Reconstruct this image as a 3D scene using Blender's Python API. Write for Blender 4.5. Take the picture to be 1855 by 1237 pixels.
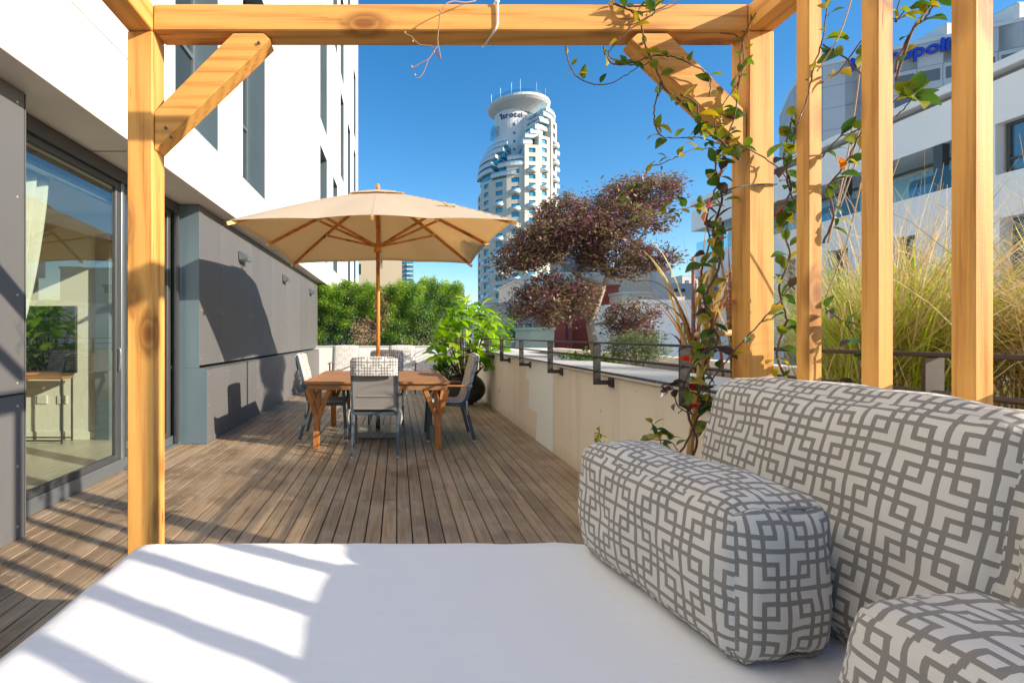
import bpy, math, random
import numpy as np
from mathutils import Vector, Matrix
R = math.radians
random.seed(7); rng = np.random.default_rng(7)
S = bpy.context.scene
for o in list(bpy.data.objects): bpy.data.objects.remove(o)
COL = S.collection
FP = 860.0                      # focal length in photograph pixels
# ------------------------------------------------------------------ camera, sky, sun, exposure
cd = bpy.data.cameras.new('camera'); cam = bpy.data.objects.new('camera', cd); COL.objects.link(cam)
cd.sensor_width = 36.0; cd.lens = 36.0 * FP / 1855; cd.clip_start = .02; cd.clip_end = 6000
cd.shift_x = (927.5 - 720) / 1855; cd.shift_y = (608 - 618.5) / 1855
cam.location = (0, 0, 1.25); cam.rotation_euler = (R(90), 0, 0); S.camera = cam
SUN = Vector((1.0, -.50, .43)).normalized()
EL = math.asin(SUN.z); AZ = math.atan2(SUN.x, SUN.y)
w = bpy.data.worlds.new('World'); S.world = w; w.use_nodes = True
nt = w.node_tree; sky = nt.nodes.new('ShaderNodeTexSky'); sky.sky_type = 'NISHITA'; sky.sun_disc = False
sky.sun_elevation = EL; sky.sun_rotation = AZ; sky.air_density = 1.0; sky.dust_density = .4; sky.ozone_density = 2.2; sky.altitude = 20
hs_ = nt.nodes.new('ShaderNodeHueSaturation'); hs_.inputs['Saturation'].default_value = 1.36; hs_.inputs['Value'].default_value = .74
nt.links.new(sky.outputs[0], hs_.inputs['Color']); nt.links.new(hs_.outputs[0], nt.nodes['Background'].inputs[0]); nt.nodes['Background'].inputs[1].default_value = .12
sd = bpy.data.lights.new('sun', 'SUN'); sun = bpy.data.objects.new('sun', sd); COL.objects.link(sun)
sd.energy = 3.0; sd.angle = R(.55); sd.color = (1, .87, .70)
sun.rotation_euler = (-SUN).to_track_quat('-Z', 'Y').to_euler(); sun.location = (20, -10, 12)
S.view_settings.view_transform = 'Standard'; S.view_settings.look = 'None'; S.view_settings.gamma = 1
S.view_settings.exposure = 1.45; S.view_settings.use_curve_mapping = False
S.cycles.max_bounces = 8; S.cycles.transparent_max_bounces = 12

# ------------------------------------------------------------------ helpers
WP = {}
def P(px, py, Y):               # a pixel of the photograph at distance Y becomes a point of the place
    return Vector(((px - 720) * Y / FP, Y, 1.25 + (608 - py) * Y / FP))
def props(o, label=None, cat=None, group=None, kind=None):
    if label: o['label'] = label
    if cat: o['category'] = cat
    if group: o['group'] = group
    if kind: o['kind'] = kind
    return o
def empty(name, loc, label=None, cat=None, group=None, kind=None):
    o = bpy.data.objects.new(name, None); COL.objects.link(o); o.location = loc; o.empty_display_size = .1
    WP[o.name] = Vector(loc); return props(o, label, cat, group, kind)
class MB:
    def __init__(s): s.v = []; s.f = []; s.uv = None; s.mi = None
    def add(s, vs, fs):
        n = len(s.v); s.v += [tuple(p) for p in vs]; s.f += [tuple(i + n for i in f) for f in fs]; return s
    def box(s, a, b, c=0.0, xf=None):
        a = Vector(a); b = Vector(b)
        lo = Vector((min(a.x, b.x), min(a.y, b.y), min(a.z, b.z))); hi = Vector((max(a.x, b.x), max(a.y, b.y), max(a.z, b.z)))
        m = (lo + hi) / 2; h = (hi - lo) / 2
        if c <= 0:
            vs = [m + Vector((sx * h.x, sy * h.y, sz * h.z)) for sx in (-1, 1) for sy in (-1, 1) for sz in (-1, 1)]
            fs = [(0, 1, 3, 2), (4, 6, 7, 5), (0, 4, 5, 1), (2, 3, 7, 6), (0, 2, 6, 4), (1, 5, 7, 3)]
        else:
            c = min(c, h.x * .9, h.y * .9, h.z * .9); idx = {}; vs = []; fs = []
            for sx in (-1, 1):
                for sy in (-1, 1):
                    for sz in (-1, 1):
                        for ax in range(3):
                            q = [sx * (h.x - c), sy * (h.y - c), sz * (h.z - c)]; q[ax] = (sx, sy, sz)[ax] * h[ax]
                            idx[(sx, sy, sz, ax)] = len(vs); vs.append(m + Vector(q))
            for ax in range(3):
                o1, o2 = [(1, 2), (0, 2), (0, 1)][ax]
                for sg in (-1, 1):
                    q = []
                    for u, v in ((-1, -1), (1, -1), (1, 1), (-1, 1)):
                        k = [0, 0, 0]; k[ax] = sg; k[o1] = u; k[o2] = v; q.append(idx[(*k, ax)])
                    fs.append(tuple(q))
            for ax in range(3):
                o1, o2 = [(1, 2), (0, 2), (0, 1)][ax]
                for u in (-1, 1):
                    for v in (-1, 1):
                        q = []
                        for sg, a2 in ((-1, o1), (1, o1), (1, o2), (-1, o2)):
                            k = [0, 0, 0]; k[ax] = sg; k[o1] = u; k[o2] = v; q.append(idx[(*k, a2)])
                        fs.append(tuple(q))
            for sx in (-1, 1):
                for sy in (-1, 1):
                    for sz in (-1, 1): fs.append(tuple(idx[(sx, sy, sz, k)] for k in range(3)))
            g = []
            for f in fs:
                p = [vs[i] for i in f]; n = (p[1] - p[0]).cross(p[2] - p[0]); cc = sum(p, Vector()) / len(p) - m
                g.append(f if n.dot(cc) > 0 else tuple(reversed(f)))
            fs = g
        if xf is not None: vs = [xf @ v for v in vs]
        return s.add(vs, fs)
    def bar(s, p0, p1, wd, hg, up=(0, 0, 1), c=0.0):   # a rectangular bar from p0 to p1
        p0 = Vector(p0); p1 = Vector(p1); d = (p1 - p0); L = d.length; d = d / L; up = Vector(up)
        x = d.cross(up)
        if x.length < 1e-4: x = d.cross(Vector((0, 1, 0)))
        x.normalize(); z = x.cross(d)
        m = Matrix(((x.x, d.x, z.x, (p0.x + p1.x) / 2), (x.y, d.y, z.y, (p0.y + p1.y) / 2), (x.z, d.z, z.z, (p0.z + p1.z) / 2), (0, 0, 0, 1)))
        return s.box((-wd / 2, -L / 2, -hg / 2), (wd / 2, L / 2, hg / 2), c, m)
    def tube(s, pts, r, n=8, cap=True):
        pts = [Vector(p) for p in pts]; k = len(pts); rr = r if isinstance(r, (list, tuple)) else [r] * k
        t0 = (pts[1] - pts[0]).normalized(); ref = Vector((0, 0, 1)) if abs(t0.z) < .9 else Vector((1, 0, 0))
        u = t0.cross(ref).normalized(); vs = []; fs = []
        for i, p in enumerate(pts):
            t = (pts[min(i + 1, k - 1)] - pts[max(i - 1, 0)])
            t = t.normalized() if t.length > 1e-9 else t0
            u = (u - t * u.dot(t)); u = u.normalized() if u.length > 1e-6 else t.orthogonal().normalized()
            v = t.cross(u)
            for j in range(n):
                a = 2 * math.pi * j / n; vs.append(p + (u * math.cos(a) + v * math.sin(a)) * rr[i])
        for i in range(k - 1):
            for j in range(n):
                a = i * n + j; b = i * n + (j + 1) % n; fs.append((a, b, b + n, a + n))
        if cap: fs.append(tuple(reversed(range(n)))); fs.append(tuple((k - 1) * n + j for j in range(n)))
        return s.add(vs, fs)
    def lathe(s, prof, c, n=24):
        vs = []; fs = []; k = len(prof)
        for r, z in prof:
            for j in range(n):
                a = 2 * math.pi * j / n; vs.append((c[0] + max(r, 1e-4) * math.cos(a), c[1] + max(r, 1e-4) * math.sin(a), c[2] + z))
        for i in range(k - 1):
            for j in range(n): fs.append((i * n + j, i * n + (j + 1) % n, (i + 1) * n + (j + 1) % n, (i + 1) * n + j))
        return s.add(vs, fs)
    def prism(s, poly, ax, lo, hi):     # polygon in the two other axes, extruded along ax
        n = len(poly)
        def mk(p, t):
            return {0: (t, p[0], p[1]), 1: (p[0], t, p[1]), 2: (p[0], p[1], t)}[ax]
        area = sum(poly[i][0] * poly[(i + 1) % n][1] - poly[(i + 1) % n][0] * poly[i][1] for i in range(n))
        if (area > 0) == (ax == 1): poly = poly[::-1]
        vs = [mk(p, lo) for p in poly] + [mk(p, hi) for p in poly]
        fs = [tuple(reversed(range(n))), tuple(range(n, 2 * n))] + [(i, (i + 1) % n, n + (i + 1) % n, n + i) for i in range(n)]
        return s.add(vs, fs)
def part(name, mb, mat, parent=None, smooth=False, label=None, cat=None, group=None, kind=None, keep=False):
    me = bpy.data.meshes.new(name)
    vs = [Vector(v) for v in mb.v]
    pw = WP[parent.name] if parent else Vector((0, 0, 0))
    if keep: c = pw.copy()
    else:
        lo = Vector([min(v[i] for v in vs) for i in range(3)]); hi = Vector([max(v[i] for v in vs) for i in range(3)]); c = (lo + hi) / 2
    me.from_pydata([v - c for v in vs], [], mb.f)
    if mb.uv:
        ul = me.uv_layers.new(name='UVMap'); ul.data.foreach_set('uv', np.array(mb.uv, dtype=np.float32).ravel())
    me.materials.append(mat)
    if smooth: me.polygons.foreach_set('use_smooth', [True] * len(me.polygons))
    me.update()
    o = bpy.data.objects.new(name, me); COL.objects.link(o); o.location = c - pw
    if parent: o.parent = parent
    WP[o.name] = c; return props(o, label, cat, group, kind)
def inst(src, parent, loc, rot=(0, 0, 0), scl=(1, 1, 1), name=None, mat=None):   # another piece sharing mesh data
    o = bpy.data.objects.new(name or src.name.split('.')[0], src.data); COL.objects.link(o)
    o.parent = parent; o.location = loc; o.rotation_euler = rot; o.scale = scl
    if mat: o.material_slots[0].link = 'OBJECT'; o.material_slots[0].material = mat
    return o
def copy_tree(o, parent=None):
    c = o.copy(); COL.objects.link(c)
    if parent: c.parent = parent
    for ch in [x for x in o.children]: copy_tree(ch, c)
    return c
def spline(pts, n=6):
    pts = [Vector(p) for p in pts]; out = []
    for i in range(len(pts) - 1):
        a = pts[max(i - 1, 0)]; b = pts[i]; c = pts[i + 1]; d = pts[min(i + 2, len(pts) - 1)]
        for k in range(n):
            t = k / n
            out.append(.5 * ((2 * b) + (c - a) * t + (2 * a - 5 * b + 4 * c - d) * t * t + (3 * b - a - 3 * c + d) * t ** 3))
    out.append(pts[-1]); return out
def npmesh(name, V, F, mat, parent=None, rnd=None, **k):    # large meshes; F is (n,3) or (n,4)
    me = bpy.data.meshes.new(name); pw = WP[parent.name] if parent else Vector((0, 0, 0))
    c = np.array((V.min(0) + V.max(0)) / 2); V = V - c; nf, m = F.shape
    me.vertices.add(len(V)); me.vertices.foreach_set('co', V.astype(np.float32).ravel())
    me.loops.add(nf * m); me.loops.foreach_set('vertex_index', F.astype(np.int32).ravel())
    me.polygons.add(nf); me.polygons.foreach_set('loop_start', np.arange(0, nf * m, m, dtype=np.int32))
    me.update(calc_edges=True)
    if rnd is not None:
        a = me.attributes.new('rnd', 'FLOAT', 'POINT'); a.data.foreach_set('value', rnd.astype(np.float32))
    me.materials.append(mat); o = bpy.data.objects.new(name, me); COL.objects.link(o)
    o.location = Vector(c) - pw
    if parent: o.parent = parent
    WP[o.name] = Vector(c); return props(o, **k)

# ------------------------------------------------------------------ materials
class NT:
    def __init__(s, name):
        s.m = bpy.data.materials.new(name); s.m.use_nodes = True; s.t = s.m.node_tree; s.b = s.t.nodes['Principled BSDF']
    def n(s, typ, **kw):
        x = s.t.nodes.new(typ)
        for k, v in kw.items(): setattr(x, k, v)
        return x
    def l(s, a, b): s.t.links.new(a, b)
    def val(s, sock, v):
        if hasattr(v, 'is_linked') or isinstance(v, bpy.types.NodeSocket): s.l(v, sock)
        else: sock.default_value = v
    def math(s, op, a, b=None, c=None, clamp=False):
        x = s.n('ShaderNodeMath', operation=op); x.use_clamp = clamp; s.val(x.inputs[0], a)
        if b is not None: s.val(x.inputs[1], b)
        if c is not None: s.val(x.inputs[2], c)
        return x.outputs[0]
    def mix(s, f, a, b, blend='MIX'):
        x = s.n('ShaderNodeMix', data_type='RGBA', blend_type=blend); s.val(x.inputs[0], f)
        for k, v in ((6, a), (7, b)): s.val(x.inputs[k], v if not isinstance(v, tuple) else (*v[:3], 1))
        return x.outputs[2]
    def coords(s, world=False, scale=(1, 1, 1), rot=(0, 0, 0), uv=False):
        if world: c = s.n('ShaderNodeNewGeometry').outputs['Position']
        elif uv: c = s.n('ShaderNodeTexCoord').outputs['UV']
        else:
            tc = s.n('ShaderNodeTexCoord'); oi = s.n('ShaderNodeObjectInfo'); ad = s.n('ShaderNodeVectorMath', operation='ADD')
            ml = s.math('MULTIPLY', oi.outputs['Random'], 77.0); s.l(tc.outputs['Object'], ad.inputs[0]); s.l(ml, ad.inputs[1]); c = ad.outputs[0]
        mp = s.n('ShaderNodeMapping'); s.l(c, mp.inputs[0]); mp.inputs['Scale'].default_value = scale; mp.inputs['Rotation'].default_value = rot
        return mp.outputs[0]
    def noise(s, vec, scale, detail=5, rough=.6):
        x = s.n('ShaderNodeTexNoise'); x.inputs['Scale'].default_value = scale; x.inputs['Detail'].default_value = detail
        x.inputs['Roughness'].default_value = rough; s.l(vec, x.inputs['Vector']); return x.outputs[0]
    def ramp(s, fac, stops):
        x = s.n('ShaderNodeValToRGB'); s.l(fac, x.inputs[0]); e = x.color_ramp.elements
        while len(e) < len(stops): e.new(.5)
        for el, (p, c) in zip(e, stops): el.position = p; el.color = (*c, 1) if not isinstance(c, (int, float)) else (c, c, c, 1)
        return x.outputs[0]
    def bump(s, h, strength=.3, dist=.01):
        x = s.n('ShaderNodeBump'); x.inputs['Strength'].default_value = strength; x.inputs['Distance'].default_value = dist
        s.l(h, x.inputs['Height']); s.l(x.outputs[0], s.b.inputs['Normal'])
    def rndval(s, col, amt):
        oi = s.n('ShaderNodeObjectInfo'); v = s.math('MULTIPLY_ADD', oi.outputs['Random'], 2 * amt, 1 - amt)
        h = s.n('ShaderNodeHueSaturation'); s.l(v, h.inputs['Value']); s.l(col, h.inputs['Color']); return h.outputs[0]
def mul(c, k): return tuple(min(1, x * k) for x in c[:3])
def mat(name, col, rough=.6, var=.12, scale=4, bump=0, bscale=80, bd=.002, metal=0, spec=.5, stretch=(1, 1, 1), rnd=0, world=False, col2=None, dirt=0):
    t = NT(name); v = t.coords(world, stretch); nz = t.noise(v, scale)
    c = t.mix(nz, mul(col, 1 - var), col2 or mul(col, 1 + var))
    if dirt:
        d = t.ramp(t.noise(v, scale * .37, 8, .7), [(.42, 0.0), (.72, 1.0)]); c = t.mix(t.math('MULTIPLY', d, dirt), c, mul(col, .45))
    if rnd: c = t.rndval(c, rnd)
    t.l(c, t.b.inputs['Base Color']); t.b.inputs['Metallic'].default_value = metal
    t.b.inputs['Specular IOR Level'].default_value = spec
    rr = t.math('MULTIPLY_ADD', nz, .2, rough - .1, clamp=True); t.l(rr, t.b.inputs['Roughness'])
    if bump: t.bump(t.noise(v, bscale, 4), bump, bd)
    return t.m
def pine(name, ax, rot=(0, 0, 0), base=(.72, .365, .095), dark=(.48, .19, .035), scl=1.0, knots=True):
    t = NT(name)
    ks = [6.0] * 3; ks[ax] = 3.0; v3 = t.coords(False, tuple(ks), rot)
    vo = t.n('ShaderNodeTexVoronoi'); vo.inputs['Scale'].default_value = 1.0; t.l(v3, vo.inputs['Vector'])
    near = t.ramp(vo.outputs['Distance'], [(.0, 1.0), (.30, 0.0)])
    st = [9 * scl] * 3; st[ax] = .55 * scl; v = t.coords(False, tuple(st), rot)
    ad = t.n('ShaderNodeVectorMath', operation='ADD'); t.l(v, ad.inputs[0]); t.l(t.math('MULTIPLY', near, .30), ad.inputs[1])
    wv = t.n('ShaderNodeTexWave', wave_type='BANDS', bands_direction='DIAGONAL'); wv.inputs['Scale'].default_value = 1.1; wv.inputs['Distortion'].default_value = 2.6; wv.inputs['Detail'].default_value = 2.5; wv.inputs['Detail Scale'].default_value = 1.2
    t.l(ad.outputs[0], wv.inputs['Vector']); g = wv.outputs['Fac']
    fs = [60 * scl] * 3; fs[ax] = 1.6 * scl; f = t.noise(t.coords(False, tuple(fs), rot), 1.2, 5, .7)
    c = t.ramp(t.math('ADD', t.math('MULTIPLY', g, .20), t.math('MULTIPLY', f, .80)), [(.28, dark), (.48, base), (.75, mul(base, 1.16))])
    v2 = t.coords(False, (1, 1, 1), rot); big = t.ramp(t.noise(v2, 2.6, 4), [(.4, 0.0), (.7, 1.0)]); c = t.mix(t.math('MULTIPLY', big, .35), c, mul(base, .72))
    if knots:
        k1 = t.ramp(vo.outputs['Distance'], [(.10, 1.0), (.16, .55), (.19, .8), (.34, 0.0)]); c = t.mix(t.math('MULTIPLY', k1, .85), c, (.20, .065, .014))
        cs = [14] * 3; cs[ax] = .9; ck = t.ramp(t.noise(t.coords(False, tuple(cs), rot), 3.0, 2, .5), [(.265, 1.0), (.285, 0.0)]); c = t.mix(t.math('MULTIPLY', ck, .75), c, (.10, .035, .01))
    t.l(c, t.b.inputs['Base Color']); t.l(t.math('MULTIPLY_ADD', f, .25, .45), t.b.inputs['Roughness']); t.b.inputs['Specular IOR Level'].default_value = .3
    saw = [90] * 3; saw[ax] = 220; v4 = t.coords(False, tuple(saw), rot)
    t.bump(t.math('ADD', f, t.math('MULTIPLY', t.noise(v4, 1, 2), .35)), .45, .002); return t.m
def pattern_mat(name, cell, white=(.66, .64, .60), line=(.215, .200, .180), uvs=1.0, rough=.85):
    # interlocking key print: crosses and two-by-two squares on alternating lattice points
    t = NT(name); v = t.coords(uv=True); sp = t.n('ShaderNodeSeparateXYZ'); t.l(v, sp.inputs[0])
    wob = t.noise(t.coords(uv=True), 3.0, 2)
    u = t.math('PINGPONG', t.math('MULTIPLY_ADD', sp.outputs[0], 1 / cell, t.math('MULTIPLY', wob, .25)), 1.0)
    w_ = t.math('PINGPONG', t.math('MULTIPLY_ADD', sp.outputs[1], 1 / cell, t.math('MULTIPLY', wob, .25)), 1.0)
    def band(x, lo, hi): return t.math('MULTIPLY', t.math('GREATER_THAN', x, lo), t.math('LESS_THAN', x, hi))
    def rect(x0, x1, y0, y1): return t.math('MULTIPLY', band(u, x0, x1), band(w_, y0, y1))
    A, B, C, D = .062, .262, .385, .615
    rs = [rect(A, B, A, D), rect(A, D, A, B), rect(1 - B, 1 - A, 1 - D, 1 - A), rect(1 - D, 1 - A, 1 - B, 1 - A), rect(C, D, C, D), rect(1 - B, 1 - A, A, B), rect(A, B, 1 - B, 1 - A)]
    s = rs[0]
    for r_ in rs[1:]: s = t.math('MAXIMUM', s, r_)
    fine = t.noise(t.coords(uv=True, scale=(1, 1, 1)), 700, 2); c = t.mix(s, line, white)
    c = t.mix(t.math('MULTIPLY', fine, .25), c, mul(white, .75))
    bl = t.ramp(t.noise(t.coords(uv=True), 5, 5, .7), [(.5, 0.0), (.8, 1.0)]); c = t.mix(t.math('MULTIPLY', bl, .18), c, (.34, .29, .22))
    t.l(c, t.b.inputs['Base Color']); t.b.inputs['Roughness'].default_value = rough; t.b.inputs['Sheen Weight'].default_value = .2
    t.b.inputs['Specular IOR Level'].default_value = .2
    t.bump(t.math('ADD', fine, t.math('MULTIPLY', t.noise(t.coords(uv=True), 22, 3), 1.2)), .35, .0025); return t.m
def leafmat(name, stops, obj=False, trans=.35, rough=.45):
    t = NT(name)
    f = t.n('ShaderNodeObjectInfo').outputs['Random'] if obj else t.n('ShaderNodeAttribute', attribute_name='rnd').outputs['Fac']
    n = t.noise(t.coords(False), 30 if obj else 3, 3)
    f = t.math('MULTIPLY_ADD', t.math('SUBTRACT', n, .5), .5, f, clamp=True)
    c = t.ramp(f, stops); t.l(c, t.b.inputs['Base Color']); t.b.inputs['Roughness'].default_value = rough
    tr = t.n('ShaderNodeBsdfTranslucent'); hs = t.n('ShaderNodeHueSaturation'); hs.inputs['Value'].default_value = 1.6; hs.inputs['Saturation'].default_value = 1.1
    t.l(c, hs.inputs['Color']); t.l(hs.outputs[0], tr.inputs[0])
    mx = t.n('ShaderNodeMixShader'); mx.inputs[0].default_value = trans; t.l(t.b.outputs[0], mx.inputs[1]); t.l(tr.outputs[0], mx.inputs[2])
    t.l(mx.outputs[0], t.t.nodes['Material Output'].inputs['Surface']); return t.m
def glassmat(name, tint=(.80, .86, .80), ior=1.6):
    t = NT(name); t.t.nodes.remove(t.b); tr = t.n('ShaderNodeBsdfTransparent'); tr.inputs[0].default_value = (*tint, 1)
    gl = t.n('ShaderNodeBsdfGlossy'); gl.inputs['Roughness'].default_value = .0; gl.inputs[0].default_value = (1, 1, 1, 1)
    f0 = ((ior - 1) / (ior + 1)) ** 2; lw = t.n('ShaderNodeLayerWeight'); lw.inputs[0].default_value = .5
    fr = t.math('MULTIPLY_ADD', t.math('POWER', lw.outputs['Facing'], 4.0), 1 - f0, f0, clamp=True)
    mx = t.n('ShaderNodeMixShader'); t.l(fr, mx.inputs[0]); t.l(tr.outputs[0], mx.inputs[1]); t.l(gl.outputs[0], mx.inputs[2])
    t.l(mx.outputs[0], t.t.nodes['Material Output'].inputs['Surface']); return t.m
PINE = [pine('pine_along_x', 0), pine('pine_along_y', 1), pine('pine_along_z', 2)]
PINE_L = pine('pine_brace_rising_right', 0, (0, R(45), 0)); PINE_R = pine('pine_brace_rising_left', 0, (0, R(-45), 0))
TEAK = [pine('teak_along_x', 0, base=(.40, .19, .075), dark=(.22, .09, .03), scl=1.4, knots=False), pine('teak_along_y', 1, base=(.42, .18, .06), dark=(.22, .09, .03), scl=1.4, knots=False), pine('teak_along_z', 2, base=(.46, .18, .05), dark=(.25, .09, .025), scl=1.4, knots=False)]
CLAD = mat('white_cladding', (.78, .76, .71), .55, .03, .8, rnd=.02, world=True)
SOFFIT = mat('soffit_render', (.66, .62, .56), .8, .12, 1.6, bump=.15, world=True, dirt=.2)
FIBRE = mat('grey_fibre_cement', (.124, .123, .125), .62, .10, 2.2, bump=.25, bscale=140, rnd=.05, stretch=(1, 1, .35), dirt=.15)
JOINT = mat('dark_joint', (.02, .02, .022), .8)
STEELB = mat('blue_grey_sheet_metal', (.135, .19, .225), .42, .16, 2.5, metal=.25, stretch=(1, 1, .3), dirt=.2)
ALU = mat('dark_aluminium', (.055, .058, .062), .42, .1, 6)
ALUL = mat('grey_anodised_aluminium', (.22, .25, .27), .38, .08, 6, metal=.6)
SCREW = mat('screw_steel', (.55, .55, .55), .35, metal=.6)
def plastermat():
    t = NT('parapet_render'); v = t.coords(True); n = t.noise(v, 1.1, 5); c = t.mix(n, (.77, .69, .575), (.84, .765, .65))
    st = t.ramp(t.noise(t.coords(True, (3, 5.5, .35)), 1.3, 6, .6), [(.5, 0.0), (.75, 1.0)]); c = t.mix(t.math('MULTIPLY', st, .35), c, (.48, .43, .35))
    sp = t.n('ShaderNodeSeparateXYZ'); t.l(t.n('ShaderNodeNewGeometry').outputs['Position'], sp.inputs[0])
    ht = t.math('SUBTRACT', 1.0, t.math('MULTIPLY_ADD', sp.outputs[2], 5.5, t.math('MULTIPLY', t.noise(v, 6, 4), .5)), clamp=True); c = t.mix(t.math('MULTIPLY', ht, .55), c, (.50, .41, .26))
    pk = t.ramp(t.noise(v, 23, 2, .5), [(.735, 0.0), (.76, 1.0)]); c = t.mix(t.math('MULTIPLY', pk, .5), c, (.3, .26, .2))
    t.l(c, t.b.inputs['Base Color']); t.b.inputs['Roughness'].default_value = .9; t.bump(t.math('ADD', t.noise(v, 55, 4), t.math('MULTIPLY', t.noise(v, 7, 3), 1.5)), .3, .004); return t.m
PLASTER = plastermat()
PLASTW = mat('fresh_white_paint', (.84, .90, .89), .8, .03, 2, bump=.25, bscale=55, bd=.003, world=True)
WALLW = mat('white_painted_render', (.76, .74, .70), .8, .05, 1.2, bump=.2, bscale=50, world=True, dirt=.08)
COPE = mat('pale_coping', (.60, .59, .55), .75, .08, 3, bump=.2, bscale=60, rnd=.04, dirt=.15)
RAIL = mat('brown_grey_railing', (.070, .060, .055), .45, .15, 9, metal=.4)
GLASS = glassmat('door_glass', (.93, .965, .93), 1.95)
GLASSB = glassmat('balustrade_glass', (.62, .80, .84), 1.5)
def sheetmat():
    t = NT('white_sheet'); v = t.coords(True); f = t.noise(v, 900, 2); cr = t.noise(t.coords(True, (1.2, 7, 2), (0, 0, R(12))), 2.2, 5, .55); c2 = t.noise(t.coords(True, (9, 1.5, 2), (0, 0, R(-20))), 1.4, 4, .5)
    t.l(t.mix(t.noise(v, 1.4, 4), (.80, .81, .82), (.84, .85, .86)), t.b.inputs['Base Color']); t.b.inputs['Roughness'].default_value = .9; t.b.inputs['Sheen Weight'].default_value = .15
    t.bump(t.math('ADD', t.math('ADD', t.math('MULTIPLY', f, .05), cr), t.math('MULTIPLY', c2, .6)), .40, .012); return t.m
SHEET = sheetmat()
KEY = pattern_mat('key_print_fabric', .081, (.70, .68, .63))
KEYC = pattern_mat('key_print_chair_fabric', .088, (.70, .68, .63), (.20, .19, .18))
KEYP = pattern_mat('overexposed_key_print_fabric', .088, (.72, .70, .66), (.42, .40, .38))  # chair print painted paler, standing in for overexposed light on the far cushions
SLING = mat('grey_sling', (.27, .25, .23), .75, .08, 4, bump=.3, bscale=400, bd=.001)
CHAIRM = mat('blue_grey_chair_frame', (.085, .115, .14), .4, .1, 8, metal=.3)
CORD = mat('off_white_cord', (.62, .60, .54), .9)
STEEL = mat('brushed_stainless', (.55, .54, .52), .3, metal=1)
GRANITE = mat('granite', (.26, .26, .25), .22, .6, 160)
POTM = mat('black_pot', (.035, .033, .032), .38, .3, 5)
SOIL = mat('soil', (.055, .04, .03), .95, .4, 20, bump=.8, bscale=60, bd=.02)
BARK = mat('pale_bark', (.34, .27, .20), .85, .3, 14, bump=.6, bscale=60, bd=.01, stretch=(1, 1, .4))
TWIG = mat('brown_twig', (.13, .07, .045), .7, .3, 30)
CANE = mat('bamboo_cane', (.50, .33, .13), .5, .2, 12, stretch=(1, 1, .3))
# ------------------------------------------------------------------ ground and roof deck
GRD = mat('city_ground', (.10, .10, .095), .9, .3, .05, world=True)
part('ground', MB().add([(-2500, -1500, -20), (2500, -1500, -20), (2500, 3500, -20), (-2500, 3500, -20)], [(0, 1, 2, 3)]), GRD, kind='structure')
def deckmat():
    t = NT('weathered_deck_wood'); v = t.coords(False, (34, 1.4, 34)); g = t.noise(v, 1.5, 6, .68)
    c = t.ramp(g, [(.28, (.17, .108, .060)), (.5, (.33, .230, .140)), (.72, (.43, .32, .21))]); c = t.rndval(c, .20)
    wv = t.coords(True, (1, .8, 1)); st = t.ramp(t.noise(wv, 1.7, 9, .72), [(.47, 0.0), (.60, 1.0)])
    c = t.mix(t.math('MULTIPLY', st, .42), c, (.50, .41, .305))
    w2 = t.ramp(t.noise(t.coords(True, (1.2, .7, 1)), 2.6, 7, .65), [(.55, 0.0), (.575, 1.0)]); c = t.mix(t.math('MULTIPLY', w2, .35), c, (.075, .040, .022))
    sp = t.ramp(t.noise(t.coords(True), 55, 2, .5), [(.71, 0.0), (.75, 1.0)]); c = t.mix(t.math('MULTIPLY', sp, .6), c, (.42, .38, .33))
    t.l(c, t.b.inputs['Base Color']); t.l(t.math('MULTIPLY_ADD', w2, -.14, .50), t.b.inputs['Roughness'])
    t.b.inputs['Specular IOR Level'].default_value = .45
    t.bump(t.math('ADD', g, t.math('MULTIPLY', st, .3)), .5, .003); return t.m
DECK = deckmat()
DX0, DX1, PITCH = -2.56, 1.665, .0983
deck = empty('deck', (0, 6, 0), kind='structure')
part('deck_bearer', MB().box((-2.6, -1.0, -.10), (1.7, 13.5, -.045)), JOINT, deck)
protos = {}
def plank(x, y0, y1):
    L = round(y1 - y0, 3)
    if L not in protos:
        o = part('plank', MB().box((x - .0455, y0 + .002, -.028), (x + .0455, y1 - .002, 0), .0025), DECK, deck); protos[L] = o
    else: o = inst(protos[L], deck, (x, (y0 + y1) / 2 - 6, -.014))
    o.rotation_euler = (0, R(random.uniform(-.25, .25)), 0); o.location.z += random.uniform(-.001, .001)
nrow = 43
for i in range(nrow):
    x = DX0 + PITCH * (i + .5); ys = [-.2, 1.22, 3.62, 6.02, 8.42, 10.82, 13.36] if i % 2 else [-.2, 2.42, 4.82, 7.22, 9.62, 12.02, 13.36]
    for a, b in zip(ys, ys[1:]): plank(x, a, b)

# ------------------------------------------------------------------ own building: walls of grey boards below, white cladding above
own = empty('apartment_building', (-2.6, 5, 0), 'white clad apartment block with grey board wall and glass doors along the deck', 'building')
part('near_wall_core', MB().box((-2.62, -2, -.2), (-2.345, 2.965, 2.765)), JOINT, own)
part('far_wall_core', MB().box((-2.62, 5.485, .9), (-2.305, 13.6, 2.765)).box((-2.62, 5.485, -.2), (-2.215, 13.36, .868)), JOINT, own)
part('far_wing_wall', MB().box((-3.1, 13.37, -.2), (-2.625, 25, 2.775)), STEELB, own)
def board(a, b): return part('fibre_board', MB().box(a, b, .002), FIBRE, own)
yj = [5.482, 6.17, 7.45, 8.67, 9.87, 11.08, 12.30, 13.6]
for a, b in zip(yj, yj[1:]):
    board((-2.303, a + .003, .905), (-2.29, b - .003, 2.76)); board((-2.213, a + .003, .004), (-2.20, min(b, 13.36) - .003, .862))
for a, b in zip([-2, -.8, .42, 1.64], [-.8, .42, 1.64, 2.967]):
    board((-2.343, a + .003, .895), (-2.33, b - .003, 2.76)); board((-2.343, a + .003, .004), (-2.33, b - .003, .885))
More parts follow.
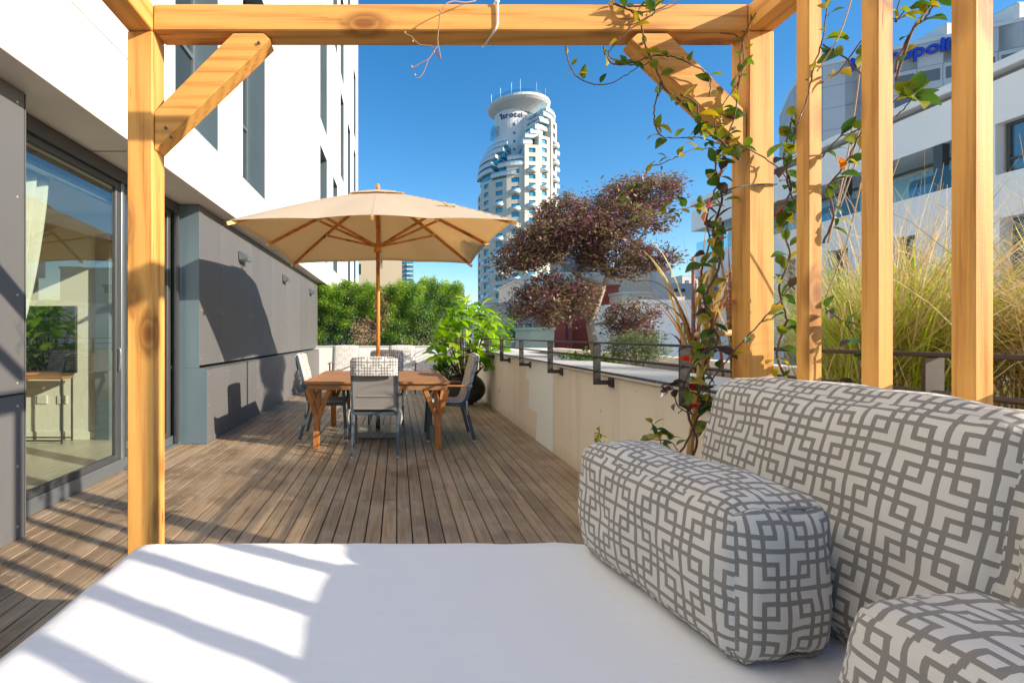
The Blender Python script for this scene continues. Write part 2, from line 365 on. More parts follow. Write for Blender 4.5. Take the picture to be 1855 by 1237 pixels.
part('ledge_flashing', MB().box((-2.29, 5.482, .869), (-2.196, 13.4, .876)), ALUL, own)
part('end_flashing', MB().box((-2.60, 5.474, .88), (-2.288, 5.482, 2.76)).box((-2.60, 5.474, .004), (-2.198, 5.482, .878)), STEELB, own)
part('end_flashing', MB().box((-2.60, 2.968, .004), (-2.328, 2.976, 2.76)), FIBRE, own)
scr = MB()
def dot(x, y, z): scr.lathe([(.0085, 0), (.0085, .0), (0.0001, .003)], (0, 0, 0), 8); n = 24; vs = scr.v[-n:]; scr.v[-n:] = [(x + v[2], y + v[0], z + v[1]) for v in vs]
for a, b in zip(yj, yj[1:]):
    for yy in (a + .06, b - .06):
        for zz in (.98, 1.55, 2.15, 2.68): dot(-2.2885, yy, zz)
        for zz in (.07, .44, .80): dot(-2.1985, min(yy, 13.3), zz)
for yy in (2.91, 1.72, 1.58):
    for zz in (.08, .45, .82, .96, 1.5, 2.1, 2.68): dot(-2.3285, yy, zz)
part('screw', scr, SCREW, own, kind='stuff')
# soffit and white cladding
FX = -2.10
part('soffit', MB().box((-2.62, -2, 2.766), (FX - .004, 25, 2.80)), SOFFIT, own)
for yy in (1.6, 3.9, 6.2, 8.5, 10.8, 13.1, 15.4): part('soffit_joint', MB().box((-2.6, yy, 2.762), (FX - .01, yy + .006, 2.7655)), JOINT, own)
part('drip_edge', MB().box((FX - .03, -2, 2.765), (FX + .012, 25, 2.787), .003), SOFFIT, own)
levels = [(3.40, 6.46), (7.18, 10.32), (10.98, 14.2), (14.9, 18.1), (18.8, 21.4)]
wins = [[(4.49, 5.56), (6.45, 7.53), (12.9, 14.16), (15.5, 16.6), (20.0, 21.2), (22.7, 23.9)],
        [(4.49, 5.56), (6.45, 7.53), (12.9, 14.16), (17.5, 18.6), (20.0, 21.2), (22.7, 23.9)],
        [(6.45, 7.53), (15.5, 16.6), (17.5, 18.6), (22.7, 23.9)], [(12.9, 14.16), (20.0, 21.2)], [(15.5, 16.6)]]
YA, YB = -2.0, 25.0
core = MB(); bot = 2.80
def clad(y0, y1, z0, z1):
    part('cladding_panel', MB().box((FX - .03, y0 + .005, z0 + .005), (FX, y1 - .005, z1 - .005), .002), CLAD, own)
base_j = [-2, .9, 3.49, 6.40, 9.1, 12.0, 15.2, 18.4, 21.6, 25]
top = 22.0
for li, (z0, z1) in enumerate(levels):
    core.box((FX - .60, YA, bot), (FX - .034, YB, z0))
    for a, b in zip(base_j, base_j[1:]): clad(a, b, bot - (.015 if li == 0 else 0), z0)
    edges = [YA] + [e for w_ in wins[li] for e in w_] + [YB]
    for k in range(0, len(edges), 2):
        a, b = edges[k], edges[k + 1]; core.box((FX - .60, a + (.002 if k else 0), z0), (FX - .034, b - .002, z1))
        cuts = [a]
        while b - cuts[-1] > 3.1: cuts.append(cuts[-1] + min(2.9, (b - cuts[-1]) / 2))
        cuts.append(b)
        for q, (c, d) in enumerate(zip(cuts, cuts[1:])):
            h1 = z0 + (1.25 if (q + k) % 2 == 0 else 2.38)
            clad(c, d, z0, h1); clad(c, d, h1, z1)
        if k:       # reveal lining on the jamb
            pass
    bot = z1
core.box((FX - .60, YA, bot), (FX - .034, YB, top)); 
for a, b in zip(base_j, base_j[1:]): clad(a, b, bot, top)
part('facade_core', core, JOINT, own); part('roof_slab', MB().box((-14, YA, top + .01), (FX, YB, top + .2)), CLAD, own)
part('end_wall', MB().box((-14, YB + .002, 2.8), (FX - .002, YB + .3, top)), CLAD, own)
WG = mat('facade_window_glass', (.05, .075, .09), .06, .1, 2, metal=.5)
for li, (z0, z1) in enumerate(levels):
    for a, b in wins[li]:
        w_ = part('window', MB().box((FX - .28, a + .002, z0), (FX - .002, a + .012, z1)).box((FX - .28, b - .012, z0), (FX - .002, b - .002, z1)).box((FX - .28, a + .012, z0 + .001), (FX - .002, b - .012, z0 + .012)).box((FX - .28, a + .012, z1 - .012), (FX - .002, b - .012, z1 - .001)), STEELB, own)
        mid = z0 + 1.05
        part('frame', MB().box((FX - .32, a + .013, z0 + .013), (FX - .27, a + .06, z1 - .013)).box((FX - .32, b - .06, z0 + .013), (FX - .27, b - .013, z1 - .013)).box((FX - .32, a + .06, mid), (FX - .27, b - .06, mid + .05)).box((FX - .32, a + .06, z0 + .013), (FX - .27, b - .06, z0 + .06)), ALUL, w_)
        part('pane', MB().box((FX - .305, a + .06, z0 + .06), (FX - .295, b - .06, z1 - .02)), WG, w_)
# the room behind the glass doors
ROOM = mat('cream_room_wall', (.84, .81, .70), .85, .03, 1)
part('room_wall', MB().box((-3.58, 5.66, -.05), (-2.63, 5.8, 2.75)).box((-7.2, 5.66, -.05), (-3.58, 5.8, 2.75)).box((-7.3, -1.2, -.05), (-7.2, 5.66, 2.75)).box((-7.2, -1.3, -.05), (-2.63, -1.2, 2.75)), ROOM, own)
part('room_floor', MB().box((-7.2, -1.2, -.06), (-2.625, 5.66, .02)), mat('room_floor_tile', (.55, .52, .42), .35, .06, .8), own)
part('room_ceiling', MB().box((-7.2, -1.2, 2.70), (-2.625, 5.66, 2.76)), ROOM, own)
part('skirting', MB().box((-7.2, 5.645, .02), (-3.59, 5.658, .11)), ROOM, own)
part('interior_door', MB().box((-3.57, 5.60, .02), (-3.40, 5.655, 2.45), .003), STEELB, own)
for x in (-4.23, -3.99): part('socket_plate', MB().box((x - .06, 5.646, .44), (x + .06, 5.657, .54), .003), mat('socket_white', (.75, .74, .68), .4), own)
# sliding doors, first in the line from the camera
DXX = -2.575
dhd = part('door_head', MB().box((-2.62, 2.977, 2.655), (-2.52, 5.473, 2.764)), ALU, own)
part('door_sill', MB().box((-2.60, 2.977, .001), (-2.545, 5.473, .115), .004), ALUL, own)
part('door_sill', MB().box((-2.545, 4.42, .001), (-2.50, 5.473, .03), .004), ALUL, own)
part('door_jamb', MB().box((-2.60, 4.375, .115), (-2.54, 4.42, 2.655), .003), ALUL, own)
for k, x in enumerate((-2.50, -2.54, -2.58)): part('door_track', MB().box((x, 5.36 + .036 * k, .03), (x + .022, 5.39 + .036 * k, 2.655)), (ALU, ALUL, ALU)[k], own)
def sliding(y0, y1, handle):
    d = part('sliding_door', MB().box((DXX - .02, y0, .118), (DXX + .02, y0 + .06, 2.652), .003).box((DXX - .02, y1 - .06, .118), (DXX + .02, y1, 2.652), .003)
             .box((DXX - .02, y0 + .06, .118), (DXX + .02, y1 - .06, .17), .003).box((DXX - .02, y0 + .06, 2.60), (DXX + .02, y1 - .06, 2.652), .003), ALU, own)
    part('pane', MB().box((DXX - .004, y0 + .06, .17), (DXX + .004, y1 - .06, 2.60)), GLASS, d)
    if handle:
        part('handle', MB().tube(spline([(DXX + .02, y1 - .045, 1.13), (DXX + .05, y1 - .05, 1.13), (DXX + .055, y1 - .05, 1.05), (DXX + .045, y1 - .05, .93)], 4), .008), ALUL, d, smooth=True)
sliding(2.978, 4.372, True); sliding(4.422, 5.34, False)
# things in the room
tv = part('television', MB().box((-5.3, 5.595, .81), (-3.797, 5.64, 1.60), .006), mat('black_gloss_screen', (.012, .02, .03), .06), label='large black television screen on the cream wall behind the glass door', cat='television')
tb = empty('console_table', (-4.4, 5.5, .02), 'thin black framed console table with wooden top standing behind the glass door', 'table')
part('table_top', MB().box((-5.3, 5.38, .755), (-3.80, 5.58, .785), .003), TEAK[0], tb)
for x in (-5.28, -3.815):
    for y in (5.395, 5.565): part('leg', MB().box((x - .008, y - .008, .021), (x + .008, y + .008, .755)), ALU, tb)
part('lower_rail', MB().box((-5.27, 5.387, .05), (-3.824, 5.403, .066)).box((-5.27, 5.557, .05), (-3.824, 5.573, .066)), ALU, tb)
bw = part('wooden_bowl', MB().lathe([(.0, .0), (.06, .0), (.11, .035), (.105, .035), (.055, .01), (0, .008)], (-4.25, 5.47, .786), 20), TEAK[0], smooth=True, label='small wooden bowl on the console table behind the glass', cat='bowl')
cur = MB(); nz, ny = 16, 60
for j in range(nz + 1):
    z = 2.58 - j * .115; f = 1 - .62 * (j / nz) ** 1.6
    for i in range(ny + 1):
        s_ = i / ny; y = 3.0 + .82 * s_ * f; cur.v.append((-2.80 + .035 * math.sin(s_ * 42 + .3 * math.sin(j * .5)), y, z - .0))
for j in range(nz):
    for i in range(ny): a = j * (ny + 1) + i; cur.f.append((a, a + 1, a + ny + 2, a + ny + 1))
cur = part('curtain', cur, mat('sheer_curtain', (.52, .53, .46), .9, .04, 8, bump=.3, bscale=300), smooth=True, label='pale linen curtain gathered aside behind the glass door', cat='curtain')
sm = cur.modifiers.new('thick', 'SOLIDIFY'); sm.thickness = .004
bl = empty('window_blind', (-2.68, 4.1, 2.5), 'raised blind with stacked slats at the head of the glass door', 'blind')
for k in range(8): part('slat', MB().box((-2.71, 3.0, 2.50 + k * .015), (-2.66, 5.3, 2.506 + k * .015)), ALU, bl)
part('bottom_rail', MB().box((-2.71, 3.0, 2.475), (-2.66, 5.3, 2.493), .003), ALUL, bl)
# wall lamps
for k, (y, lb) in enumerate([(6.95, 'grey wedge wall lamp nearest the glass door on the dark board wall'), (9.55, 'middle grey wedge wall lamp on the dark board wall'), (12.45, 'farthest grey wedge wall lamp on the board wall beside the hedge')]):
    if k == 0:
        L0 = empty('wall_lamp', (-2.288, y, 2.37), lb, 'lamp', 'wedge wall lamps on the grey board wall')
        part('back_plate', MB().box((-2.288, y - .11, 2.33), (-2.278, y + .11, 2.47), .002), ALUL, L0)
        part('hood', MB().prism([(-2.277, 2.465), (-2.235, 2.455), (-2.15, 2.375), (-2.15, 2.345), (-2.277, 2.345)], 1, y - .13, y + .13), ALUL, L0)
        part('diffuser', MB().box((-2.27, y - .11, 2.338), (-2.16, y + .11, 2.3445)), mat('lamp_diffuser', (.6, .6, .58), .3), L0)
    else:
        c = copy_tree(L0); c.location = (-2.288, y, 2.37); c['label'] = lb

# ------------------------------------------------------------------ parapets and railing
par = empty('parapet_wall', (1.97, 6, 0), 'low rendered parapet wall with pale coping along the right of the deck', 'wall')
part('wall', MB().box((1.67, -1, -20), (2.25, 13.36, .925)), PLASTER, par)
k = -1.0
while k < 13.3:
    k2 = min(k + 1.3, 13.36); part('coping_stone', MB().box((1.652, k + .002, .927), (2.27, k2 - .002, .962), .004), COPE, par); k = k2
def wz(px, py): Y = 1.67 * FP / (px - 720); return (Y, 1.25 + (608 - py) * Y / FP)
poly = [wz(953, 653), wz(1002, 659.5), wz(1002, 819.0), wz(971.5, 796.5), wz(973.5, 757), wz(975, 751), wz(971.5, 746.5), wz(960, 741), wz(958.5, 738), wz(959, 689), wz(953.5, 686)]
part('paint_patch', MB().prism(poly, 0, 1.664, 1.6695), PLASTW, par)
part('socket_box', MB().box((1.655, 7.72, .33), (1.669, 7.80, .41), .002), WALLW, par)
bp = empty('back_parapet', (-.3, 13.5, 0), 'low white painted wall closing the far end of the deck', 'wall')
part('wall', MB().box((-2.6, 13.365, -20), (1.655, 13.60, .93)), WALLW, bp); part('coping', MB().box((-2.6, 13.34, .932), (1.652, 13.62, .962), .004), COPE, bp)
rl = empty('railing', (1.55, 6, .87), 'brown steel railing with three thin rails bolted above the parapet', 'railing')
part('top_rail', MB().box((1.53, -1, 1.188), (1.57, 13.3, 1.202), .003), RAIL, rl)
for z in (1.085, .975): part('rail', MB().tube([(1.55, -1, z), (1.55, 13.3, z)], .0085, 8), RAIL, rl, smooth=True)
y = 1.375
pst = None
for i in range(11):
    if pst is None:
        pst = part('post', MB().box((1.522, y - .006, .87), (1.578, y + .006, 1.187), .001).box((1.578, y - .006, .87), (1.655, y + .006, .905), .001), RAIL, rl)
        bt = MB()
        for dy_ in (-.026, .026): bt.tube([(1.648, y + dy_, .888), (1.655, y + dy_, .888)], .006, 6)
        part('bolt', bt, ALUL, pst, kind='stuff')
        pl = part('fixing_plate', MB().box((1.655, y - .04, .85), (1.666, y + .04, .925), .001), RAIL, pst)
    else:
        c = copy_tree(pst); c.location.y = y - 6
    y += 1.125 if i else 1.19
# ------------------------------------------------------------------ pergola
pg = empty('pergola', (0.2, 1.8, 0), 'golden timber pergola framing the daybed with posts, beams and side slats', 'pergola')
def wood(name, a, b, ax, c=.004): return part(name, MB().box(a, b, c), PINE[ax], pg)
ZB, ZT = 2.378, 2.476
wood('post', (-1.0, 1.755, .0), (-.906, 1.85, ZB - .001), 2); wood('post', (1.30, 1.755, .0), (1.394, 1.85, ZB - .001), 2)
wood('post', (-1.0, -.75, .0), (-.906, -.655, ZB - .001), 2); wood('post', (1.30, -.75, .0), (1.394, -.655, ZB - .001), 2)
wood('beam', (-.903, 1.755, ZB), (1.297, 1.85, ZT), 0)
wood('side_beam', (-1.0, -.8, ZB), (-.905, 1.85, ZT), 1); wood('side_beam', (1.299, -.8, ZB), (1.394, 1.85, ZT), 1)
def brace(sx, name):
    xc = lambda x: x if sx > 0 else .394 - x
    pts = [(-.904, 1.94), (-.904, 2.083), (-.611, ZB - .002), (-.50, ZB - .002), (-.475, 2.352)]
    pts = [(xc(x), z) for x, z in pts]
    mb = MB().prism(pts, 1, 1.765, 1.84); o = part('brace', mb, PINE_L if sx > 0 else PINE_R, pg)
    bv = o.modifiers.new('b', 'BEVEL'); bv.width = .003; bv.segments = 1
brace(1, 'l'); brace(-1, 'r')
slat0 = None; ys = 1.502
for i in range(9):
    if ys < -.6: break
    if slat0 is None: slat0 = part('slat', MB().box((1.30, 1.502, .02), (1.3445, 1.550, ZB - .002), .0035), PINE[2], pg)
    else:
        inst(slat0, pg, (slat0.location.x, slat0.location.y + ys - 1.502, slat0.location.z))
    ys -= .2165
for yy in (1.16, .61, .06, -.49): wood('roof_joist', (-1.15, yy, ZT + .002), (1.20, yy + .045, ZT + .078), 0)
scw = MB()
for x, z in ((-.515, 2.335), (-.86, 2.02), (-.84, 1.985), (.91, 2.335), (1.25, 2.02), (1.23, 1.985)): scw.lathe([(.0, .0), (.006, .0), (.006, .004), (0, .004)], (0, 0, 0), 8); n = 32; scw.v[-n:] = [(x + v[0], 1.763 - v[2], z + v[1]) for v in scw.v[-n:]]
part('screw_head', scw, ALU, pg, kind='stuff')
# ------------------------------------------------------------------ soft furnishing
RING = {}
def softbox(name, h, r, mat_, n=(24, 24, 24), puff=.0, wr=.004, seed=0, parent=None, pinch=0, cen=(0, 0, 0), rot=(0, 0, 0), tap=0, **k):
    from mathutils import noise as mn
    mb = MB(); uvs = []; ring = []
    hx, hy, hz = h; idx = {}
    def pos(q):
        p = Vector((q[0] * hx, q[1] * hy, q[2] * hz))
        inner = Vector([max(-hh + r, min(hh - r, c)) for hh, c in zip(h, p)])
        d = p - inner
        if d.length > 1e-9:
            d2 = d.normalized() * r * min(1, max(abs(c) for c in d) / r); p = inner + d2
        for a in range(3):
            o1, o2 = [(1, 2), (0, 2), (0, 1)][a]
            w_ = (1 - q[o1] ** 2) * (1 - q[o2] ** 2); p[a] += puff * w_ * q[a] * (1 if hz > .03 else 0)
        if tap: p.x *= 1 - tap * (q[2] + 1) / 2
        if q[1] == -1 and max(abs(q[0]), abs(q[2])) == 1: ring.append((math.atan2(q[2], q[0]), p.copy()))
        s = Vector((seed * 3.1, seed, 0))
        nv = mn.noise(p * 7 + s) * wr * 1.6 + mn.noise(Vector((p.x * 26, p.y * 9, p.z * 16)) + s) * wr * .6
        if pinch:
            e = sorted([abs(c) for c in q])[1]; e = max(0, (e - .72) / .28)
            nv += pinch * e * mn.noise(p * 55 + s)
        dd = Vector((q[0] / hx, q[1] / hy, q[2] / hz)); 
        if dd.length > 0: p += dd.normalized() * nv
        return p
    def warp(t, m): return math.sin(t * math.pi / 2) * .35 + t * .65
    for ax in range(3):
        o1, o2 = [(1, 2), (2, 0), (0, 1)][ax]; n1, n2 = n[o1], n[o2]
        for sg in (-1, 1):
            g = {}
            for i in range(n1 + 1):
                for j in range(n2 + 1):
                    q = [0, 0, 0]; q[ax] = sg; q[o1] = warp(2 * i / n1 - 1, 0); q[o2] = warp(2 * j / n2 - 1, 0)
                    key = tuple(round(c, 5) for c in q)
                    if key not in idx: idx[key] = len(mb.v); mb.v.append(tuple(pos(q)))
                    g[i, j] = (idx[key], (q[o1] * h[o1], q[o2] * h[o2]))
            for i in range(n1):
                for j in range(n2):
                    c = [g[i, j], g[i + 1, j], g[i + 1, j + 1], g[i, j + 1]]
                    if sg < 0: c = c[::-1]
                    mb.f.append(tuple(x[0] for x in c))
                    for x in c:
                        u = x[1] if ax != 1 else (x[1][1], x[1][0])
                        uvs.append((u[0] + seed * .37 + (sg * h[ax] if ax == 2 else 0), u[1] + seed * .13 + ax * .05))
    mb.uv = uvs
    o = part(name, mb, mat_, parent, smooth=True, keep=False, **k)
    pw = WP[parent.name] if parent else Vector()
    o.rotation_euler = rot; o.location = Vector(cen) - pw; WP[o.name] = Vector(cen); RING[o.name] = [p for _, p in sorted(ring, key=lambda t: t[0])]; return o
bed = empty('daybed', (.2, .65, 0), 'wide daybed under the pergola with a tight white sheet', 'daybed')
softbox('mattress', (1.10, 1.035, .165), .085, SHEET, (44, 40, 10), puff=.006, wr=.003, seed=1, parent=bed, cen=(.185, .635, .385))
part('bed_base', MB().box((-.86, -.35, .04), (1.24, 1.62, .21), .006), TEAK[1], bed)
for x in (-.84, 1.17):
    for y in (-.33, 1.56): part('leg', MB().box((x, y, 0), (x + .05, y + .05, .039)), ALU, bed)
hA = (.132, .312, .174)
A = softbox('bolster_cushion', hA, .058, KEY, (22, 40, 26), puff=.020, wr=.008, seed=2, pinch=.010, cen=(.772, 1.302, .724), rot=(0, 0, R(9.3)),
            label='boxy key-print bolster lying lengthwise in the middle of the white daybed', cat='cushion', group='grey and white key-print cushions on the daybed')
WELT = mat('cushion_welt', (.30, .285, .265), .9, .4, 60)
def welt(o):
    r_ = RING[o.name]; sv = WP[o.name]; WP[o.name] = Vector((0, 0, 0)); pts = [p * 1.0 + p.normalized() * .001 + Vector((0, random.uniform(-.0015, .0015), 0)) for p in r_ + [r_[0]]]
    part('piping', MB().tube(pts, [.0040 * random.uniform(.5, 1.4) for _ in pts], 6, cap=False), WELT, o, smooth=True); WP[o.name] = sv
welt(A)
softbox('back_cushion', (.10, .425, .28), .075, KEY, (16, 44, 34), puff=.022, wr=.008, seed=3, pinch=.006, cen=(1.125, 1.232, .828), rot=(0, R(13), 0),
        label='large key-print back cushion leaning on the slats beside the corner post', cat='cushion', group='grey and white key-print cushions on the daybed')
softbox('back_cushion', (.10, .415, .285), .055, KEY, (16, 34, 30), puff=.03, wr=.005, seed=4, pinch=.006, cen=(1.14, .410, .832), rot=(0, R(12), 0),
        label='key-print back cushion at the right edge, next to the larger one', cat='cushion', group='grey and white key-print cushions on the daybed')
softbox('bolster_cushion', (.13, .34, .142), .038, KEY, (22, 44, 26), puff=.016, wr=.008, seed=5, pinch=.006, cen=(.845, .425, .694), rot=(R(2), 0, R(4)),
        label='key-print bolster in the lower right corner closest to the viewer', cat='cushion', group='grey and white key-print cushions on the daybed')
# ------------------------------------------------------------------ dining table
tbl = empty('dining_table', (-.22, 5.97, 0), 'square teak dining table with forked legs under the parasol', 'table')
TX0, TX1, TY0, TY1 = -1.02, .575, 5.17, 6.77
part('edge_board', MB().box((TX0, TY0, .722), (TX1, TY0 + .075, .75), .003), TEAK[0], tbl); part('edge_board', MB().box((TX0, TY1 - .075, .722), (TX1, TY1, .75), .003), TEAK[0], tbl)
part('edge_board', MB().box((TX0, TY0 + .077, .722), (TX0 + .075, TY1 - .077, .75), .003), TEAK[1], tbl); part('edge_board', MB().box((TX1 - .075, TY0 + .077, .722), (TX1, TY1 - .077, .75), .003), TEAK[1], tbl)
n = 14; dy = (TY1 - TY0 - .154) / n
t0 = None
for i in range(n):
    y0 = TY0 + .077 + i * dy
    if t0 is None: t0 = part('table_slat', MB().box((TX0 + .077, y0 + .002, .726), (TX1 - .077, y0 + dy - .002, .7495), .002), TEAK[0], tbl)
    else: inst(t0, tbl, (t0.location.x, t0.location.y + i * dy, t0.location.z))
part('apron', MB().box((TX0 + .03, TY0 + .03, .655), (TX1 - .03, TY0 + .055, .721), .003), TEAK[0], tbl); part('apron', MB().box((TX0 + .03, TY1 - .055, .655), (TX1 - .03, TY1 - .03, .721), .003), TEAK[0], tbl)
part('apron', MB().box((TX0 + .03, TY0 + .057, .655), (TX0 + .055, TY1 - .057, .721), .003), TEAK[1], tbl); part('apron', MB().box((TX1 - .055, TY0 + .057, .655), (TX1 - .03, TY1 - .057, .721), .003), TEAK[1], tbl)
for sx in (-1, 1):
    for sy in (-1, 1):
        cx = TX0 if sx < 0 else TX1; cy = TY0 if sy < 0 else TY1
        F = Vector((cx - sx * .12, cy - sy * .10, 0)); J = Vector((cx - sx * .125, cy - sy * .125, .36)); mb = MB()
        mb.bar(F, J, .066, .066, (0, 1, 0), .003)
        for dx_, dy_ in ((.03, .045), (.27, .05), (.05, .27), (.15, .15)):
            mb.bar(J + Vector((0, 0, -.06)), (cx - sx * dx_, cy - sy * dy_, .654 if dx_ != .15 else .71), .050, .034, (0, 1, 0), .003)
        part('leg', mb, TEAK[2], tbl)
# ------------------------------------------------------------------ chairs
def cushion_strip(wd):
    prof = [(-.005, .245, .455), (0, .23, .462), (0, .10, .458), (0, -.08, .455), (0, -.165, .47), (0, -.205, .56), (0, -.255, .75), (0, -.30, .93), (0, -.318, 1.0), (0, -.338, 1.015), (0, -.358, 1.0), (0, -.350, .93), (0, -.342, .845)]
    pts = spline([(0, a[1], a[2]) for a in prof], 4); mb = MB(); uv = []; th = .022; s = 0; ss = [0]; nx = 8
    for a, b in zip(pts, pts[1:]): s += (b - a).length; ss.append(s)
    k = len(pts)
    for layer in (0, 1):
        for i, p in enumerate(pts):
            t = (pts[min(i + 1, k - 1)] - pts[max(i - 1, 0)]).normalized(); nn = Vector((0, -t.z, t.y)) * -1
            for j in range(nx + 1):
                x = -wd / 2 + wd * j / nx; q = 1 - abs(2 * j / nx - 1) ** 4; tuft = .6 + .4 * abs(math.sin(ss[i] * 18))
                mb.v.append(tuple(p + nn * (th * q * tuft * (1 if layer == 0 else 0) + (.003 if layer == 0 else -.002)) + Vector((x, 0, 0))))
    def q4(a, b, c, d, uu): mb.f.append((a, b, c, d)); uv.extend(uu)
    o = k * (nx + 1)
    for i in range(k - 1):
        for j in range(nx):
            a = i * (nx + 1) + j; b = a + 1; c = a + nx + 2; d = a + nx + 1; u = [(wd * jj / nx, ss[ii]) for jj, ii in ((j, i), (j + 1, i), (j + 1, i + 1), (j, i + 1))]
            q4(a, b, c, d, u); q4(o + d, o + c, o + b, o + a, u[::-1])
        for j, fl in ((0, 0), (nx, 1)):
            a = i * (nx + 1) + j; d = a + nx + 1; u = [(0, ss[i]), (.02, ss[i]), (.02, ss[i + 1]), (0, ss[i + 1])]
            if fl: q4(a, o + a, o + d, d, u)
            else: q4(d, o + d, o + a, a, u)
    mb.uv = uv; return mb
def make_chair(label, fab=KEYC, group='patterned armchairs round the teak table'):
    r = empty('garden_chair', (0, 0, 0), label, 'chair', group)
    for sx in (-1, 1):
        x = sx * .237
        part('leg', MB().bar((x, -.305, .01), (x, -.195, .43), .022, .038, (0, 1, 0), .003), CHAIRM, r)
        part('leg', MB().bar((x, .25, .01), (x, .215, .645), .022, .038, (0, 1, 0), .003), CHAIRM, r)
        part('back_post', MB().bar((x, -.190, .425), (x, -.335, 1.0), .022, .038, (0, 1, 0), .003), CHAIRM, r)
        part('side_rail', MB().bar((x * .95, -.19, .43), (x * .95, .235, .435), .020, .034, (0, 0, 1), .003), CHAIRM, r)
        part('arm_bracket', MB().bar((x * 1.06, -.275, .652), (x * 1.06, -.20, .652), .030, .024, (0, 0, 1), .006), CHAIRM, r)
        part('armrest', MB().bar((x * 1.06, -.20, .655), (x * 1.06, .27, .655), .046, .022, (0, 0, 1), .008), TEAK[1], r)
        part('foot_cap', MB().bar((x, -.3055, 0), (x, -.305, .012), .024, .040, (0, 1, 0)).bar((x, .2505, 0), (x, .25, .012), .024, .040, (0, 1, 0)), CORD, r)
        tie = spline([(x, -.205, .46), (x * 1.12, -.215, .47), (x * 1.17, -.21, .40), (x * 1.13, -.22, .32)], 4)
        part('tie_cord', MB().tube(tie, .006, 6).tube([p + Vector((.01 * sx, .008, .005)) for p in tie[:-2]], .005, 6), CORD, r, smooth=True)
    part('cross_rail', MB().bar((-.226, -.19, .432), (.226, -.19, .432), .022, .032, (0, 0, 1), .003).bar((-.226, .225, .432), (.226, .225, .432), .022, .032, (0, 0, 1), .003), CHAIRM, r)
    part('seat_sling', MB().box((-.222, -.185, .444), (.222, .22, .448)), SLING, r)
    bs = MB(); bs.bar((-.0, -.207, .475), (-.0, -.332, .985), .452, .006, (0, 1, 0)); bs.bar((0, -.216, .48), (0, -.2185, .493), .445, .012, (0, 1, 0)); bs.bar((0, -.2485, .615), (0, -.2498, .620), .36, .012, (0, 1, 0))
    part('back_sling', bs, SLING, r)
    part('cushion', cushion_strip(.475), fab, r, smooth=True)
    return r
ch = make_chair('patterned armchair with its grey back to the viewer at the near side of the table')
def put(o, x, y, rz, s=1): o.location = (x, y, 0); o.rotation_euler = (0, 0, R(rz)); o.scale = (s, 1, 1)
put(ch, -.235, 5.19, 0)
for (x, y, rz, lb) in [(-.86, 5.89, -90, 'patterned armchair at the left end of the table facing right'), (.61, 5.87, 90, 'patterned armchair at the right end of the table before the black pot'), (-.16, 6.83, 180, 'patterned armchair at the far side of the table behind the parasol pole')]:
    c = copy_tree(ch); c['label'] = lb; put(c, x, y, rz)
cp = None
for (x, lb) in [(-1.16, 'pale cushioned armchair by the far white wall, left of the parasol pole'), (.10, 'pale cushioned armchair by the far white wall, right of the parasol pole')]:
    c = copy_tree(ch); c['label'] = lb; c['group'] = 'pale armchairs along the far wall'; put(c, x, 10.35, 180, 1.2)
    for q in c.children:
        if q.name.startswith('cushion'): q.material_slots[0].link = 'OBJECT'; q.material_slots[0].material = KEYP
# ------------------------------------------------------------------ parasol
ux, uy, UH = -.245, 5.98, 1.385
um = empty('parasol', (ux, uy, 0), 'square cream parasol with wooden ribs over the teak table', 'parasol')
def canvas():
    t = NT('cream_canvas'); n = t.noise(t.coords(False), 3, 5); c = t.mix(n, (.60, .54, .44), (.70, .64, .53)); t.l(c, t.b.inputs['Base Color']); t.b.inputs['Roughness'].default_value = .85
    tr = t.n('ShaderNodeBsdfTranslucent'); tr.inputs[0].default_value = (.90, .68, .38, 1); mx = t.n('ShaderNodeMixShader'); mx.inputs[0].default_value = .46
    t.bump(t.noise(t.coords(False), 300, 2), .15, .001)
    t.l(t.b.outputs[0], mx.inputs[1]); t.l(tr.outputs[0], mx.inputs[2]); t.l(mx.outputs[0], t.t.nodes['Material Output'].inputs['Surface']); return t.m
CANVAS = canvas()
def cz(u, v):
    m = max(abs(u), abs(v)); k = min(abs(u), abs(v)) / max(m, 1e-6)
    base = 3.06 - .64 * m ** 1.18 - .055 * m * k ** 2
    a = math.atan2(v, u) / (math.pi / 4); fr = abs(a - round(a)) * 2      # 0 on a rib, 1 between ribs
    return base - .030 * m * fr ** 2 * (1 - .3 * m)
def cxy(u, v):
    m = max(abs(u), abs(v)); a = math.atan2(v, u) / (math.pi / 4); fr = abs(a - round(a)) * 2
    s = 1 - .018 * fr ** 1.5 * m ** 4; return ux + u * UH * s, uy + v * UH * s
mb = MB(); N_ = 40
for i in range(N_ + 1):
    for j in range(N_ + 1):
        u = 2 * i / N_ - 1; v = 2 * j / N_ - 1; x, y = cxy(u, v); mb.v.append((x, y, cz(u, v)))
for i in range(N_):
    for j in range(N_): a = i * (N_ + 1) + j; mb.f.append((a, a + N_ + 1, a + N_ + 2, a + 1))
cn = part('canopy', mb, CANVAS, um, smooth=True); cn.modifiers.new('t', 'SOLIDIFY').thickness = .003
mb = MB(); n = 12
for i in range(n + 1):
    for j in range(n + 1):
        u = (2 * i / n - 1) * .235; v = (2 * j / n - 1) * .235; m = max(abs(u), abs(v)) / .235
        mb.v.append((ux + u * UH, uy + v * UH, cz(u, v) + .030 + .010 * math.sin(9 * i / n * 3) * math.sin(8 * j / n * 3) * m - .006 * m))
for i in range(n):
    for j in range(n): a = i * (n + 1) + j; mb.f.append((a, a + n + 1, a + n + 2, a + 1))
vt = part('vent_flap', mb, CANVAS, um, smooth=True); vt.modifiers.new('t', 'SOLIDIFY').thickness = .003
